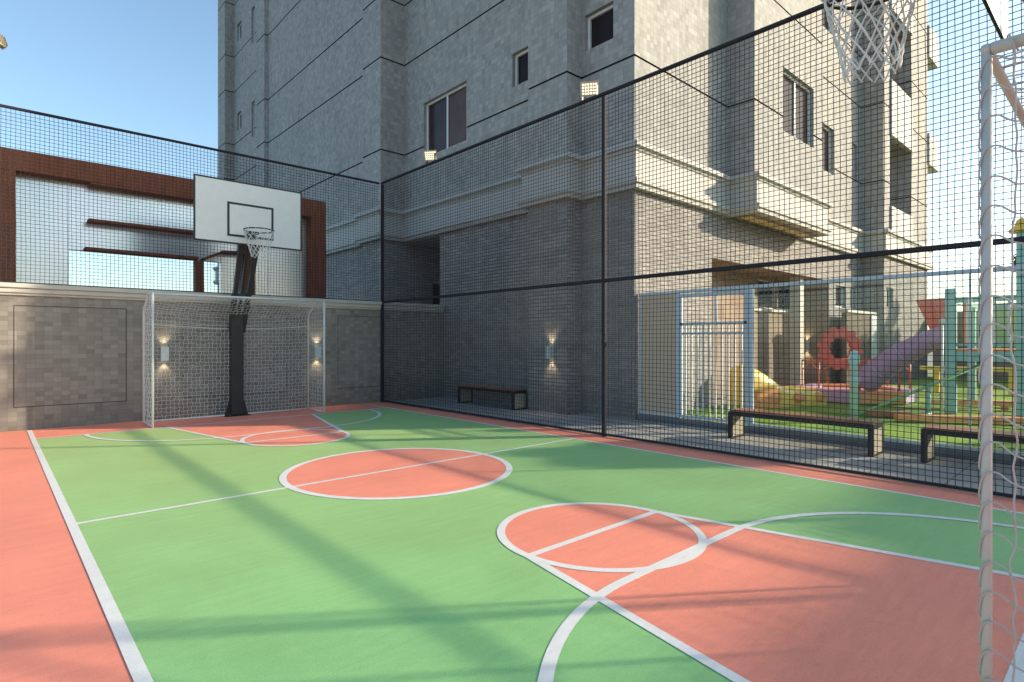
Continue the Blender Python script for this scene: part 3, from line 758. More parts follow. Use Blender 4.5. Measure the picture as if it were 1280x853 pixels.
# ------------------------------------------------------------------ goals
def goal(y0, sgn, seed, name_label, mesh=.07, cord=.0028, netm='net', r=.016, pm='white_metal'):
    """y0 = plane of the mouth, sgn = direction of the net depth"""
    t = thing('goal', name_label, 'goal', (3.1, y0, 0), 'small white football goals')
    X0, X1, H = 1.79, 4.42, 1.985
    top = .28; dep = .68; zr = 1.74
    Y = lambda d: y0 + sgn * d
    for x in (X0, X1):
        m = MB(); m.tube([(x, y0, 0), (x, y0, H + r)], r, 16); m.build('post', M[pm], t)
    m = MB(); m.tube([(X0 - r, y0, H), (X1 + r, y0, H)], r, 16); m.build('crossbar', M[pm], t)
    for x in (X0, X1):
        m = MB(); m.tube([(x, Y(.01), H), (x, Y(top), H), (x, Y(top + .07), H - .03), (x, Y(dep - .03), zr + .05), (x, Y(dep), zr - .03), (x, Y(dep), .015)], .015, 12)
        m.tube([(x, Y(.02), .018), (x, Y(dep), .018)], .014, 10); m.build('side_frame', M[pm], t)
    m = MB(); m.tube([(X0, Y(dep), .018), (X1, Y(dep), .018)], .014, 10); m.build('rear_bar', M[pm], t)
    rnd = random.Random(seed)
    prof = [(0, H), (top, H), (dep, zr), (dep, .03)]
    seg = [math.dist(prof[i], prof[i + 1]) for i in range(3)]; tot = sum(seg)
    def along(s_):
        for i in range(3):
            if s_ <= seg[i] or i == 2:
                k = s_ / seg[i]; return (prof[i][0] + (prof[i + 1][0] - prof[i][0]) * k, prof[i][1] + (prof[i + 1][1] - prof[i][1]) * k)
            s_ -= seg[i]
    nm = MB()
    nu = int((X1 - X0) / mesh); nv = int(tot / mesh)
    G = {}
    for i in range(nu + 1):
        for j in range(nv + 1):
            d, z = along(tot * j / nv); fx = i / nu; fz = j / nv
            bul = math.sin(PI * fx) * math.sin(PI * min(1, fz * 1.0)) * .07
            inner = (0 < i < nu and 0 < j < nv)
            jx, jz, jd = (rnd.uniform(-.009, .009), rnd.uniform(-.011, .008), rnd.uniform(-.01, .01)) if inner else (0, 0, 0)
            G[i, j] = (X0 + (X1 - X0) * fx + jx, Y(d - bul * (.6 if z < 1.7 else 0) + jd), z + jz - bul * (1.2 if z > 1.6 else .3))
    def sag(a, b, k=.006):
        mid = [(a[c] + b[c]) / 2 for c in range(3)]; mid[2] -= k; mid[1] += rnd.uniform(-.004, .004); return tuple(mid)
    for j in range(1, nv):
        pts = []
        for i in range(nu + 1):
            pts.append(G[i, j])
            if i < nu: pts.append(sag(G[i, j], G[i + 1, j], .009))
        nm.tube(pts, cord, 4, caps=False)
    for i in range(0, nu + 1):
        pts = []
        for j in range(nv + 1):
            pts.append(G[i, j])
            if j < nv:
                mid = [(G[i, j][c] + G[i, j + 1][c]) / 2 for c in range(3)]; mid[0] += (.008 if (i + j) % 2 else -.008); pts.append(tuple(mid))
        nm.tube(pts, cord, 4, caps=False)
    nm.build('rear_net', M[netm], t)
    for x in (X0, X1):
        sm = MB(); rows = int(H / .071); cols = [0, .052] + [.052 + .07 * k for k in range(1, 9)]
        def zmax(d):
            if d <= top: return H
            if d >= dep: return zr
            return H + (zr - H) * (d - top) / (dep - top)
        out = -1 if x == X0 else 1
        P_ = {}
        for c, d in enumerate(cols):
            for j in range(rows + 1):
                z = .02 + j * .071
                if d > 0: z += rnd.uniform(-.006, .004)
                P_[c, j] = (x + out * (.004 + (.012 if d > 0 else 0)) + rnd.uniform(-.006, .006) * (d > 0), Y(min(d, dep) + (rnd.uniform(-.004, .004) if 0 < d < dep else 0)), z)
        for j in range(rows + 1):
            pts = []
            z0 = P_[0, j][2]
            # lacing loop round the post: starts low on the post, arches up and drops to the first knot
            rr = r
            kr = (r + cord) / .0188; p1 = P_[1, j]; wv = rnd.uniform(-.003, .003)
            wrap = [(x + out * -q_[0] * kr, y0 - sgn * q_[1] * (kr if q_[1] > 0 else 1), z0 + q_[2]) for q_ in [(.010, .016, -.052), (-.002, .0195, -.044), (-.010, .018, -.026), (-.016, .013, -.004), (-.0205, .002, .014 + wv), (-.0205, -.012, .021 + wv), (-.019, -.026, .019 + wv), (-.017, -.040, .009)]]
            pts += smooth(wrap + [p1])[:-1]
            for c in range(1, len(cols)):
                if P_[c, j][2] > zmax(cols[c]): break
                if cols[c] > dep: break
                pts.append(P_[c, j])
                if c + 1 < len(cols) and P_[c + 1, j][2] <= zmax(cols[c + 1]): pts.append(sag(P_[c, j], P_[c + 1, j], .010))
            sm.tube(pts, cord, 6, caps=False)
        for c in range(1, len(cols)):
            if cols[c] > dep: break
            pts = []
            for j in range(rows + 1):
                if P_[c, j][2] > zmax(cols[c]): break
                pts.append(P_[c, j])
                mid = (P_[c, j][0] + .003, P_[c, j][1] + sgn * rnd.uniform(-.007, .003), P_[c, j][2] + .036)
                if mid[2] < zmax(cols[c]): pts.append(mid)
            sm.tube(smooth(pts) if c < 4 else pts, cord, 6, caps=False)
        # lacing over the top side bar
        for k in range(6):
            yy = .03 + k * .045
            sm.tube([(x + .021 * math.cos(a), Y(yy + .006 * a), H + .021 * math.sin(a) - .0) for a in [i * PI / 5 - .3 for i in range(9)]], cord, 6, caps=False)
        sm.build('side_net', M[netm], t)
    # heavier header cord seen across the net
    m = MB(); m.tube([(X0 + (X1 - X0) * k / 20, Y(dep - .01), 1.55 - .06 * math.sin(PI * k / 20)) for k in range(21)], .006, 6); m.build('header_cord', M[netm], t)
    return t
goal(9.83, 1, 5, 'small white goal with sagging net standing in front of the far tiled wall', mesh=.06, cord=.0022)
goal(.257, -1, 6, 'near white goal post and net cut off by the right edge of the photo', netm='net_grey', r=.0112, pm='grey_metal', cord=.0022)

# ------------------------------------------------------------------ basketball
def hoop(by, rim_y, cx, label, stand_y, sgn, rz=3.06, pole_top=1.95, rimx=None, R=.228, K=12):
    """by = board plane, sgn = +1 when the stand is beyond the board"""
    rimx = rimx if rimx is not None else cx
    t = thing('basketball_hoop', label, 'basketball hoop', (cx, stand_y, 0), 'basketball hoops')
    bw_, z0, z1 = .87, 2.90, 3.945
    f = -sgn   # direction the board faces
    m = MB(); m.box(cx - bw_, cx + bw_, by - .006, by + .006, z0, z1); bo = m.build('backboard', M['board'], t)
    m = MB(); e = .022
    y0, y1 = (by - .0075, by + .0075)
    m.box(cx - bw_ - .006, cx - bw_ + e, y0, y1, z0 - .006, z1 + .006); m.box(cx + bw_ - e, cx + bw_ + .006, y0, y1, z0 - .006, z1 + .006)
    m.box(cx - bw_ + e, cx + bw_ - e, y0, y1, z0 - .006, z0 + e); m.box(cx - bw_ + e, cx + bw_ - e, y0, y1, z1 - e, z1 + .006)
    m.build('border', M['black'], bo)
    m = MB(); yy0, yy1 = sorted((by + f * .0065, by + f * .010)); a = .375; zz0, zz1, w = 3.02, 3.59, .036
    m.box(cx - a, cx - a + w, yy0, yy1, zz0, zz1); m.box(cx + a - w, cx + a, yy0, yy1, zz0, zz1)
    m.box(cx - a + w, cx + a - w, yy0, yy1, zz0, zz0 + w); m.box(cx - a + w, cx + a - w, yy0, yy1, zz1 - w, zz1)
    m.build('target_square', M['black'], bo)
    m = MB(); m.tube([(rimx + R * math.cos(k * PI / 20), rim_y + R * math.sin(k * PI / 20), rz) for k in range(40)], .010, 8, closed=True)
    for sx in (-1, 1): m.tube([(rimx + sx * .06, by + f * .02, rz - .02), (rimx + sx * .1, rim_y - f * R * .88, rz - .005)], .008, 6)
    m.box(rimx - .08, rimx + .08, *sorted((by + f * .0165, by + f * .03)), rz - .1, rz + .04); rim = m.build('rim', M['black'], t)
    m = MB(); rnd = random.Random(3)
    zs = [0, -.065, -.135, -.20, -.265, -.325, -.38, -.43]; rr = [R] + [v * R / .228 for v in (.215, .198, .180, .163, .149, .138, .132)]
    sagx = .02
    for k in range(K):
        for s_ in (1, -1):
            pts = []
            for j, z in enumerate(zs):
                for h in (0, .5):
                    if j == len(zs) - 1 and h: continue
                    jj = j + h; r_ = rr[j] if h == 0 else (rr[j] + rr[j + 1]) / 2 + .004; zz = z if h == 0 else (zs[j] + zs[j + 1]) / 2
                    an = 2 * PI * (k + s_ * (jj) * .5) / K + .05 * math.sin(k * 2.1 + jj) * (jj > 0)
                    pts.append((rimx + r_ * math.cos(an) + sagx * (jj / 7) ** 2, rim_y + r_ * math.sin(an), rz + zz - .008 + .010 * math.sin(k * 1.7) * jj / 7))
            m.tube(pts, .0042, 5, caps=False)
    # hanging scallops at the bottom and turns round the rim
    for k in range(K):
        c = (rimx + R * math.cos(2 * PI * k / K), rim_y + R * math.sin(2 * PI * k / K))
        m.tube([(c[0] + .014 * math.cos(a) * math.cos(2 * PI * k / K), c[1] + .014 * math.cos(a) * math.sin(2 * PI * k / K), rz + .014 * math.sin(a)) for a in [i * PI / 4 for i in range(8)]], .0042, 5, closed=True)
    m.build('net', M['net'], rim)
    # stand
    m = MB(); px = cx - .14; sy = stand_y
    m.box(px - .10, px + .10, sy - .07, sy + .07, .012, pole_top, b=.012); m.build('pole', M['black'], t)
    m = MB(); m.box(px - .20, px + .20, sy - .13, sy + .13, .0, .012)
    for sx in (-1, 1): m.faces([(px + sx * .11, sy - .01, .012), (px + sx * .19, sy - .01, .012), (px + sx * .11, sy - .01, .30), (px + sx * .11, sy + .01, .012), (px + sx * .19, sy + .01, .012), (px + sx * .11, sy + .01, .30)],
                               [(0, 1, 2), (5, 4, 3), (0, 3, 4, 1), (1, 4, 5, 2), (2, 5, 3, 0)])
    m.build('base_plate', M['black'], t)
    bz = [2.98, 3.5]; yb = by + sgn * .02
    for sx in (-1, 1):
        m = MB(); m.bar((px + sx * .10, sy, pole_top - .35), (cx + sx * .13, yb + sgn * .04, 2.97), .07, .07); m.build('arm', M['black'], t)
        m = MB(); m.bar((px + sx * .045, sy + sgn * .06, pole_top - .15), (cx + sx * .045, yb + sgn * .05, 3.5), .04, .04); m.build('arm', M['black'], t)
    m = MB(); m.bar((px - .10, sy - sgn * .08, pole_top + .28), (px + .22, sy - sgn * .08, pole_top + .30), .04, .05); m.build('cross_brace', M['black'], t)
    for zb_ in (2.97, 3.48):
        m = MB(); m.box(cx - .35, cx + .35, *sorted((yb, yb + sgn * .035)), zb_, zb_ + .05); m.build('board_mount', M['black'], t)
    return t
hoop(10.2, 9.80, 3.29, 'white backboard with black target square and net hoop above the far goal', 10.50, 1, rz=3.10, pole_top=1.78)
hoop(.51, .92, 3.26, 'near basketball net and backboard corner cut off by the top edge of the photo', -.75, -1, rz=3.06, pole_top=1.6, R=.205, K=14)

# ------------------------------------------------------------------ benches
def bench(x0, y0, y1, label):
    t = thing('bench', label, 'bench', (x0 + .17, (y0 + y1) / 2, 0), 'low timber benches beside the court fence')
    w = .36; h = .37; th = .045
    m = MB(); ns = 4
    for k in range(ns): m.box(x0 + .012 + k * (w - .024) / ns + .003, x0 + .012 + (k + 1) * (w - .024) / ns - .003, y0 + .01, y1 - .01, h - .012, h + .008, b=.003)
    m.build('seat', M['wood'], t)
    m = MB(); m.box(x0, x0 + w, y0, y1, h - .065, h - .014, b=.004); m.build('seat_frame', M['black'], t)
    for (a, b) in ((y0, y0 + .055), (y1 - .055, y1)):
        m = MB()
        m.box(x0, x0 + .035, a, b, 0, h - .067); m.box(x0 + w - .035, x0 + w, a, b, 0, h - .067); m.box(x0 + .035, x0 + w - .035, a, b, 0, .03)
        lg = m.build('leg', M['black'], t)
        m = MB(); m.box(x0 + .037, x0 + w - .037, a + .004, b - .004, .031, h - .07); m.build('leg_panel', M['benchpanel'], lg)
    return t
bench(7.13, 7.80, 9.50, 'low bench in the shade against the dark brick wall, farthest of the three')
bench(7.18, 2.00, 3.68, 'low timber bench in front of the white playground gate, middle of the three')
bench(7.24, -.10, 1.58, 'nearest low timber bench, partly hidden behind the near goal post')

# ------------------------------------------------------------------ playground fence and kerb
kb = MB(); kb.box(7.80, 7.94, -6, 5.56, 0, .09, b=.01); kb = kb.build('kerb', M['kerb']); kb['kind'] = 'structure'
pf = thing('playground_fence', 'pale blue grey framed glass fence between benches and playground', 'fence', (7.87, 2, .09))
PXf = 7.87; T = 2.06
m = MB(); m.box(PXf - .022, PXf + .022, -6, 5.55, T - .045, T, b=.004); m.build('top_rail', M['pfence'], pf)
for a, b in ((-6, 3.66), (4.87, 5.55)):
    m = MB(); m.box(PXf - .02, PXf + .02, a, b, .092, .135, b=.004); m.build('bottom_rail', M['white_metal'], pf)
for y, w in ((5.53, .035), (4.84, .07), (3.70, .09), (1.27, .016), (-.9, .06), (-3.3, .06)):
    m = MB(); m.box(PXf - .024, PXf + .024, y - w / 2, y + w / 2, .091, T - .046, b=.004); m.build('post', M['pfence'], pf)
m = MB(); m.box(PXf - .005, PXf + .005, 4.88, 5.51, .136, T - .047); m.build('frosted_panel', M['cream'], pf)
for a, b in ((1.285, 3.65), (-.87, 1.255)):
    m = MB(); m.box(PXf - .004, PXf + .004, a, b, .136, T - .047); m.build('glass_panel', M['glass'], pf)
gt = thing('playground_gate', 'white picket gate in the pale playground fence behind the middle bench', 'gate', (PXf, 4.27, .09))
m = MB(); m.box(PXf - .018, PXf + .018, 3.75, 4.80, 1.52, 1.56); m.box(PXf - .018, PXf + .018, 3.75, 4.80, .11, .15)
m.box(PXf - .018, PXf + .018, 3.75, 3.785, .15, 2.0); m.box(PXf - .018, PXf + .018, 4.765, 4.80, .15, 2.0); m.box(PXf - .018, PXf + .018, 4.2, 4.23, 1.56, 1.95)
m.box(PXf - .018, PXf + .018, 3.785, 4.765, 1.95, 2.0)
m.box(PXf - .018, PXf + .018, 3.785, 4.765, 1.38, 1.41); m.build('gate_frame', M['pfence'], gt)
for k in range(10):
    y = 3.83 + k * .098
    m = MB(); m.box(PXf - .012, PXf + .012, y - .013, y + .013, .15, 1.52, b=.003); m.build('picket', M['white_metal'], gt)
m = MB(); m.tube([(PXf - .05, 3.80, .95), (PXf - .05, 3.80, 1.15)], .01, 8); m.build('handle', M['white_metal'], gt)

# ------------------------------------------------------------------ playground boundary wall
def tan_wall(x0, x1, y0, y1, z1, label):
    t = thing('boundary_wall', label, 'wall', ((x0 + x1) / 2, (y0 + y1) / 2, 0)); m = MB()
    for (a, b) in (((x1, y0), (x0, y0)), ((x0, y0), (x0, y1)), ((x1, y1), (x1, y0))): wall_run(m, MB(), b, a, 0, z1) if False else wall_run(m, MB(), a, b, 0, z1)
    m.build('wall_face', M['tan_tile'], t)
    m = MB(); m.box(x0 - .04, x1 + .04, y0 - .04, y1 + .04, z1, z1 + .07, b=.01); m.build('coping', M['coping'], t)
tan_wall(16.55, 24.0, 5.22, 5.34, 2.03, 'tan tiled low wall with coping behind the purple slide and the red ring')
bwall = MB(); bwall.box(24.3, 24.5, -14, 4.95, 0, 2.28)
bwall = tag(bwall.build('boundary_wall', M['brown_tile']), 'brown tiled boundary wall at the back of the playground', 'wall')
# ------------------------------------------------------------------ playground equipment
def ray(u, d):      # point on the ground at image column u and depth d (photo pixels), used only while laying out
    lat = (u - 640) / 719 * d; return (.673 * d + .740 * lat, .740 * d - .673 * lat)
# yellow crawling tube / low slide
x, y = ray(925, 11.0); x2, y2 = ray(1010, 11.6)
cr = thing('crawl_tunnel', 'yellow and orange plastic play hump on the turf behind the gate', 'play tunnel', (x, y, .03))
V = []; F = []; n = 14; L = 18
for i in range(L + 1):
    k = i / L; cxp = x + (x2 - x) * k; cyp = y + (y2 - y) * k; hh = .52 * (1 - k) ** 1.6 + .26 + .06 * math.sin(k * 9); ww = .34 + .10 * k
    tx, ty = (x2 - x), (y2 - y); ln = math.hypot(tx, ty); nx, ny = -ty / ln, tx / ln
    for j in range(n + 1):
        a = PI * j / n; c_ = math.copysign(abs(math.cos(a)) ** .6, math.cos(a)); s_ = math.sin(a) ** .6 if 0 < j < n else 0
        V.append((cxp + nx * ww * c_, cyp + ny * ww * c_, .03 + hh * s_))
for i in range(L):
    for j in range(n): F.append((i * (n + 1) + j, i * (n + 1) + j + 1, (i + 1) * (n + 1) + j + 1, (i + 1) * (n + 1) + j))
m = MB(); m.faces(V, F, 0, True); m.faces(V, [tuple(range(n + 1)), tuple(reversed(range(L * (n + 1), (L + 1) * (n + 1))))]); m.build('hump', M['p_yellow'], cr)
m = MB(); tx, ty = (x2 - x) / ln, (y2 - y) / ln
ox, oy = .46 * ty, -.46 * tx
P0 = (x + ox, y + oy)
m.prism([(P0[0], P0[1]), (P0[0] + tx * .55, P0[1] + ty * .55), (P0[0] + tx * .65 - ox * .25, P0[1] + ty * .65 - oy * .25), (P0[0] - ox * .25, P0[1] - oy * .25)][::-1], .03, .38)
m.build('step', M['p_orange'], cr)
for k in (.25, .6, .9):
    m = MB(); c = (x + (x2 - x) * k + ox * .82, y + (y2 - y) * k + oy * .82, .2)
    m.tube([(c[0], c[1], .2), (c[0] + ox * .22, c[1] + oy * .22, .2)], .09, 16); m.build('round_window', M['p_orange'], cr)
# octagonal sand pit with railings
cx, cy = ray(1068, 12.2)
sp = thing('play_platform', 'low orange and lilac play platform with thin red railings', 'play platform', (cx, cy, .03))
Rr = 1.12; cols = ['p_orange', 'p_lilac', 'p_pink', 'p_purple', 'p_orange', 'p_lilac', 'p_pink', 'p_orange']
for k in range(8):
    a0, a1 = 2 * PI * (k + .5) / 8, 2 * PI * (k + 1.5) / 8
    P4 = [(cx + Rr * math.cos(a0), cy + Rr * math.sin(a0)), (cx + Rr * math.cos(a1), cy + Rr * math.sin(a1)), (cx + .7 * Rr * math.cos(a1), cy + .7 * Rr * math.sin(a1)), (cx + .7 * Rr * math.cos(a0), cy + .7 * Rr * math.sin(a0))]
    m = MB(); m.prism(P4, .06, .30); m.build('segment', M[cols[k]], sp)
m = MB(); m.prism([(cx + .69 * Rr * math.cos(2 * PI * (k + .5) / 8), cy + .69 * Rr * math.sin(2 * PI * (k + .5) / 8)) for k in range(8)], .05, .24); m.build('deck', M['p_pink'], sp)
m = MB()
for k in range(8):
    if k in (1,): continue
    a0, a1 = 2 * PI * (k + .5) / 8, 2 * PI * (k + 1.5) / 8; q = .88 * Rr
    p0 = (cx + q * math.cos(a0), cy + q * math.sin(a0)); p1 = (cx + q * math.cos(a1), cy + q * math.sin(a1))
    for z in (.86,): m.tube([(*p0, z), (*p1, z)], .018, 8)
    m.tube([(*p0, .3), (*p0, .86)], .018, 8)
    m.tube([(*p0, .66), ((p0[0] + p1[0]) / 2, (p0[1] + p1[1]) / 2, .84), (*p1, .66)], .010, 6)
m.build('railing', M['p_red'], sp)
# red ring panel
rx, ry = ray(1050, 14.0)
rg = thing('ring_panel', 'red scalloped climbing ring standing before the brown porch wall', 'climbing ring', (rx, ry, 0))
m = MB(); nn = 72; Vf = []; Fc = []
dx, dy = .740, -.673
for k in range(nn):
    a = 2 * PI * k / nn; ro = .50 + .035 * (1 if (k // 3) % 2 else -1); ri = .27 + .02 * math.cos(a * 12)
    for (r_, o) in ((ro, -.06), (ro, .06), (ri, .06), (ri, -.06)):
        Vf.append((rx + dx * r_ * math.cos(a) + .673 * o, ry + dy * r_ * math.cos(a) + .740 * o, 1.10 + r_ * math.sin(a)))
for k in range(nn):
    j = (k + 1) % nn
    for q in range(4): Fc.append((k * 4 + q, j * 4 + q, j * 4 + (q + 1) % 4, k * 4 + (q + 1) % 4))
m.faces(Vf, Fc); m.build('ring', M['p_red'], rg)
m = MB()
for s_ in (-1, 1): m.tube([(rx + dx * .3 * s_, ry + dy * .3 * s_, .03), (rx + dx * .3 * s_, ry + dy * .3 * s_, .75)], .03, 10)
m.build('support', M['p_red'], rg)
# pale blue bollard
x, y = ray(1068, 8.9)
m = MB(); m.lathe([(0.0, .03), (.062, .03), (.062, .92), (.075, .95), (.075, 1.04), (.05, 1.12), (0.0, 1.14)], (x, y, 0), 20); m.lathe([(.066, .62), (.068, .64), (.068, .72), (.066, .74)], (x, y, 0), 20)
tag(m.build('bollard', M['p_blue']), 'pale blue rounded play bollard in front of the railed platform', 'bollard')
# green seesaw pole
a = ray(1075, 9.6); b = ray(1245, 9.8)
ss = thing('seesaw', 'thin green seesaw beam slanting up across the turf', 'seesaw', ((a[0] + b[0]) / 2, (a[1] + b[1]) / 2, .03))
m = MB(); m.tube([(*a, .06), (*b, .98)], .028, 10); m.build('beam', M['p_green'], ss)
mid = ((a[0] + b[0]) / 2, (a[1] + b[1]) / 2)
m = MB(); m.tube([(*mid, .03), (*mid, .5)], .035, 10); m.tube([(mid[0] - .15, mid[1], .05), (mid[0] + .15, mid[1], .05)], .03, 8); m.build('pivot', M['p_teal'], ss)
m = MB(); m.tube([(b[0], b[1], .98), (b[0], b[1], 1.16)], .015, 8); m.build('handle', M['p_green'], ss)
# low benches / beams around the turf
for (u0, d0, u1, d1, z, mm, lab) in ((1150, 14.2, 1290, 13.0, .62, 'p_yellow', 'long yellow balance beam beyond the purple slide'),
                                     (1085, 9.5, 1137, 9.3, .09, 'wood', 'short brown plank lying on the turf by the seesaw'),
                                     (1160, 10.6, 1290, 10.2, .16, 'p_orange', 'long low orange edging beam on the turf under the play house'),
                                     (1120, 8.9, 1290, 8.5, .10, 'p_orange', 'low orange edging beam nearest the benches')):
    p, q = ray(u0, d0), ray(u1, d1)
    m = MB(); m.bar((*p, z), (*q, z), .16, .09); k = 3 if z > .3 else 2
    for i in range(k):
        f_ = (i + .5) / k; c = (p[0] + (q[0] - p[0]) * f_, p[1] + (q[1] - p[1]) * f_); m.box(c[0] - .05, c[0] + .05, c[1] - .05, c[1] + .05, .03, z - .046)
    tag(m.build('balance_beam', M[mm]), lab, 'balance beam', 'play beams on the turf')
# play house with tube slide
tw = thing('play_tower', 'teal and green play house on posts with a purple tube slide', 'play tower', (*ray(1235, 10.5), .03))
def post(u, d, z1, w, mm='p_teal'):
    c = ray(u, d); m = MB(); m.box(c[0] - w / 2, c[0] + w / 2, c[1] - w / 2, c[1] + w / 2, .03, z1, b=.012); return m.build('post', M[mm], tw)
A, B = ray(1189, 9.9), ray(1279, 9.2); C_, D_ = ray(1222, 11.6), ray(1310, 10.9)
post(1189, 9.9, 2.18, .15); post(1279, 9.2, 3.02, .15); post(1215, 11.8, 2.1, .13); post(1310, 10.9, 3.0, .13)
def lerp(p, q, k): return (p[0] + (q[0] - p[0]) * k, p[1] + (q[1] - p[1]) * k)
for z, w_, h_ in ((1.02, .10, .16), (1.22, .06, .05), (1.98, .08, .09)):
    m = MB(); m.bar((*lerp(A, B, .06), z), (*lerp(A, B, .95), z), w_, h_); m.bar((*C_, z), (*D_, z), w_, h_); m.bar((*A, z - .001), (*C_, z - .001), w_, h_); m.build('beam', M['p_teal'], tw)
m = MB(); P4 = [A, B, D_, C_]; m.prism(P4, 1.10, 1.14); m.build('deck', M['p_orange'], tw)
for k0, k1, c in ((.10, .17, 'p_teal'), (.27, .36, 'p_lime'), (.47, .60, 'p_lime'), (.66, .80, 'p_green'), (.85, .94, 'p_lime')):
    m = MB(); m.bar((*lerp(C_, D_, k0), 1.55), (*lerp(C_, D_, k1), 1.55), .03, .80)
    m.build('wall_panel', M[c], tw)
m = MB(); m.bar((*lerp(C_, D_, .0), 1.55), (*lerp(C_, D_, 1), 1.55), .02, .78); m.build('wall_panel', M['p_lime'], tw)
for k in (.2, .25, .42, .62, .82):
    m = MB(); c = lerp(A, B, k); m.box(c[0] - .02, c[0] + .02, c[1] - .02, c[1] + .02, 1.245, 1.93); m.build('baluster', M['p_orange' if k == .2 else 'white_metal'], tw)
c = ray(1278, 9.2)
m = MB(); m.lathe([(0, 0), (.16, 0), (.17, .05), (.10, .1), (.07, .2), (0, .24)], (c[0], c[1], 3.02), 16); m.build('post_cap', M['p_yellow'], tw)
# purple tube slide
e = ray(1078, 11.4); s_ = ray(1188, 10.4); mm_ = ray(1130, 10.8)
def bez(p0, p1, p2, k): return tuple((1 - k) ** 2 * p0[i] + 2 * k * (1 - k) * p1[i] + k * k * p2[i] for i in range(3))
pts = [bez((*e, .42), (*lerp(e, s_, .45), 1.12), (*s_, 1.42), k / 14) for k in range(15)]
m = MB(); m.tube(pts, .2, 20, rs=[.26 - .08 * k / 14 for k in range(15)]); 
m.build('tube_slide', M['p_purple'], tw)
m = MB()
for k in (3, 7, 11): m.tube([pts[k], tuple((pts[k][i] * .9 + pts[k + 1][i] * .1) for i in range(3))], .2, 20, rs=[.268 - .08 * k / 14] * 2)
m.build('slide_joint', M['p_lilac'], tw)
# red funnel hopper above the slide
f0, f1 = ray(1163, 10.6), ray(1192, 10.3)
m = MB(); m.faces([(*f0, 2.06), (*f1, 2.06), (*lerp(f0, f1, .95), 1.45), (*lerp(f0, f1, .70), 1.45)] + [(p[0] + .25, p[1] + .28, z) for p, z in ((f0, 2.06), (f1, 2.06), (lerp(f0, f1, .95), 1.45), (lerp(f0, f1, .70), 1.45))],
                    [(0, 3, 2, 1), (4, 5, 6, 7), (0, 4, 7, 3), (1, 2, 6, 5), (0, 1, 5, 4), (3, 7, 6, 2)]); m.build('slide_hood', M['p_red'], tw)

# small climbing net square pole, thin whites
x, y = ray(1178, 9.3)
m = MB(); m.tube([(x, y, .03), (x, y, 1.55)], .018, 8); m.lathe([(0, 1.55), (.04, 1.57), (.04, 1.63), (0, 1.66)], (x, y, 0), 12)
tag(m.build('marker_pole', M['white_metal']), 'thin white pole between the railed platform and the play house', 'pole')

# ------------------------------------------------------------------ trees to the right of the playground
def tree(x, y, h, r, seed, label, leaves=4200, lo=.62, sp=.36):
    rnd = random.Random(seed)
    t = thing('tree', label, 'tree', (x, y, 0), 'trees at the side of the playground')
    m = MB(); top = (x + rnd.uniform(-.2, .2), y, h * .62)
    m.tube([(x, y, 0), (x + .03, y, h * .3), top], .1, 10, rs=[.15, .11, .07])
    cl = []
    for k in range(11):
        a = k * 2.4; q = rnd.uniform(.3, .85) * r; zz = h * lo + rnd.uniform(0, sp) * h
        e_ = (x + q * math.cos(a), y + q * math.sin(a), zz); cl.append((e_, rnd.uniform(.3, .5) * r))
        m.tube([(top[0], top[1], h * rnd.uniform(.4, .6)), tuple((top[i] + e_[i]) / 2 + rnd.uniform(-.1, .1) for i in range(3)), e_], .03, 6, rs=[.05, .03, .01])
    m.build('trunk', M['bark'], t)
    m = MB()
    for k in range(leaves):
        c, cr_ = rnd.choice(cl); v = Vector((rnd.gauss(0, 1), rnd.gauss(0, 1), rnd.gauss(0, .8))); v = v.normalized() * cr_ * rnd.random() ** .4
        p = Vector(c) + v; a = Vector((rnd.uniform(-1, 1), rnd.uniform(-1, 1), rnd.uniform(-.5, .5))).normalized(); b_ = a.cross(Vector((rnd.uniform(-1, 1), rnd.uniform(-1, 1), 1))).normalized(); s0 = rnd.uniform(.05, .11)
        m.quad([p - a * s0, p - b_ * s0 * .5, p + a * s0, p + b_ * s0 * .5])
    m.build('crown', M['leaf'], t)
    return t
tree(12.4, -1.15, 3.85, .75, 1, 'small leafy tree just right of the play tower', 9000, .76, .14)
tree(24.0, 1.5, 3.9, 1.15, 2, 'leafy tree farther back at the right end of the playground', 6000)

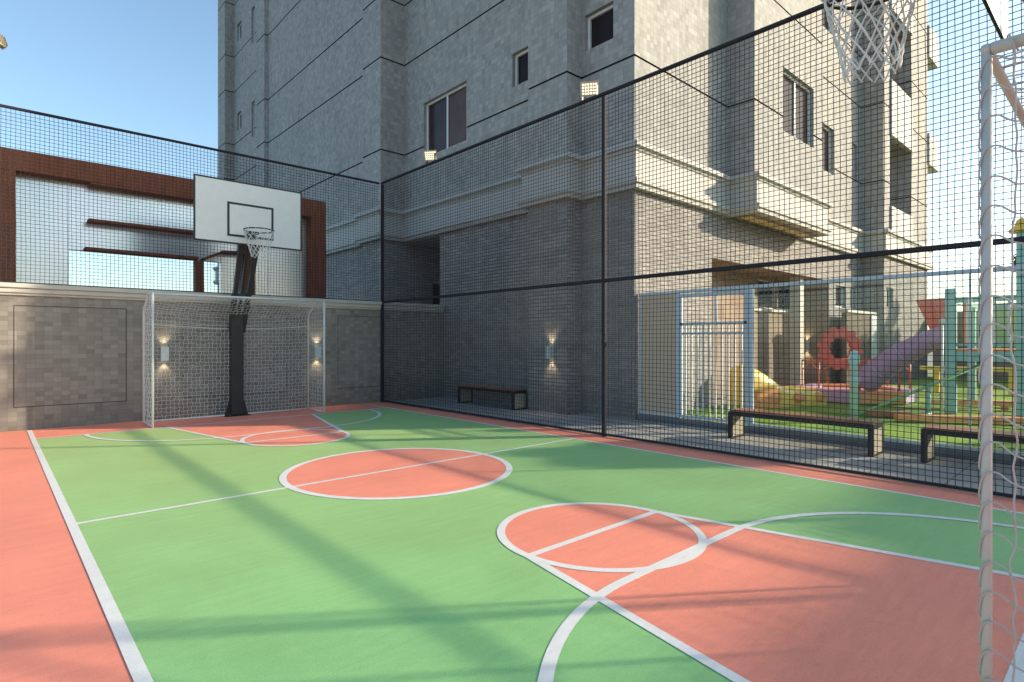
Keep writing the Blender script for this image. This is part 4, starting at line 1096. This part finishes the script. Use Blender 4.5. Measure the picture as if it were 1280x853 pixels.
# unseen block added to shade the near end of the court, right of the frame
nb = thing('shadow_block', 'unseen pale apartment block added to shade the near end of the court', 'apartment building', (28, -16, 0))
NH = 7.3
m = MB(); g3 = MB(); ny1 = 1.2 - 1.568 * NH
cor = [(40, ny1), (40, ny1 - 10), (18.0, ny1 - 10), (18.0, ny1)]
nw = []
for i in range(4):
    p, q = cor[i], cor[(i + 1) % 4]; L = math.dist(p, q); hs = [(k * 3 + 1.0, k * 3 + 2.4, z, z + 1.3) for k in range(int(L // 3)) for z in (1.1, 4.4)]
    q_, p_ = q, p
    P = wall_run(m, g3, p_, q_, 0, NH, hs)
    for h in hs: nw.append((P, h))
m.build('wall', M['stucco'], nb)
for P, h in nw: window(nb, P, *h, panes=2)
m = MB(); m.box(17.9, 40.1, ny1 - 10.1, ny1 + .0, NH, NH + .02); m.build('roof', M['roof'], nb)
m = MB(); m.box(20.9, 25, ny1 - 2.5, ny1 - .2, NH + .02, NH + .42); m.build('roof_shadow_box', M['stucco'], nb)  # box added on the roof to push the shadow farther up the court

# ------------------------------------------------------------------ sky, sun, camera
EL = math.radians(20.3); sx, sy = .8145, -.580
AZ = math.atan2(sx, sy)
w = bpy.data.worlds.new('World'); S.world = w; w.use_nodes = True
nt = w.node_tree; bg = nt.nodes['Background']
sky = nt.nodes.new('ShaderNodeTexSky'); sky.sky_type = 'NISHITA'; sky.sun_disc = False
sky.sun_elevation = EL; sky.sun_rotation = AZ
sky.air_density = 1.0; sky.dust_density = 1.5; sky.ozone_density = 1.5; sky.altitude = 50
tn = nt.nodes.new('ShaderNodeMix'); tn.data_type = 'RGBA'; tn.blend_type = 'MULTIPLY'; tn.inputs[0].default_value = 1.0; tn.inputs[7].default_value = (.84, .90, .87, 1)
nt.links.new(sky.outputs[0], tn.inputs[6]); nt.links.new(tn.outputs[2], bg.inputs['Color']); bg.inputs['Strength'].default_value = .34
sl = bpy.data.lights.new('sun', 'SUN'); sl.energy = 8.4; sl.angle = math.radians(1.05); sl.color = (1.0, .84, .62)
so = bpy.data.objects.new('sun', sl); COL.objects.link(so)
d = Vector((sx * math.cos(EL), sy * math.cos(EL), math.sin(EL))); so.rotation_euler = d.to_track_quat('Z', 'Y').to_euler(); so.location = d * 30

cam = bpy.data.cameras.new('camera'); co = bpy.data.objects.new('camera', cam); COL.objects.link(co)
cam.sensor_width = 36; cam.lens = 719 / 1280 * 36; cam.clip_start = .05; cam.clip_end = 2000
co.location = (0, 0, CAM_H); yaw = math.radians(42.3)
co.rotation_euler = (PI / 2, 0, -yaw)
S.camera = co
S.render.resolution_x = 1024; S.render.resolution_y = 682
S.view_settings.view_transform = 'Standard'; S.view_settings.look = 'None'; S.view_settings.exposure = 0; S.view_settings.gamma = 1
S.render.engine = 'CYCLES'
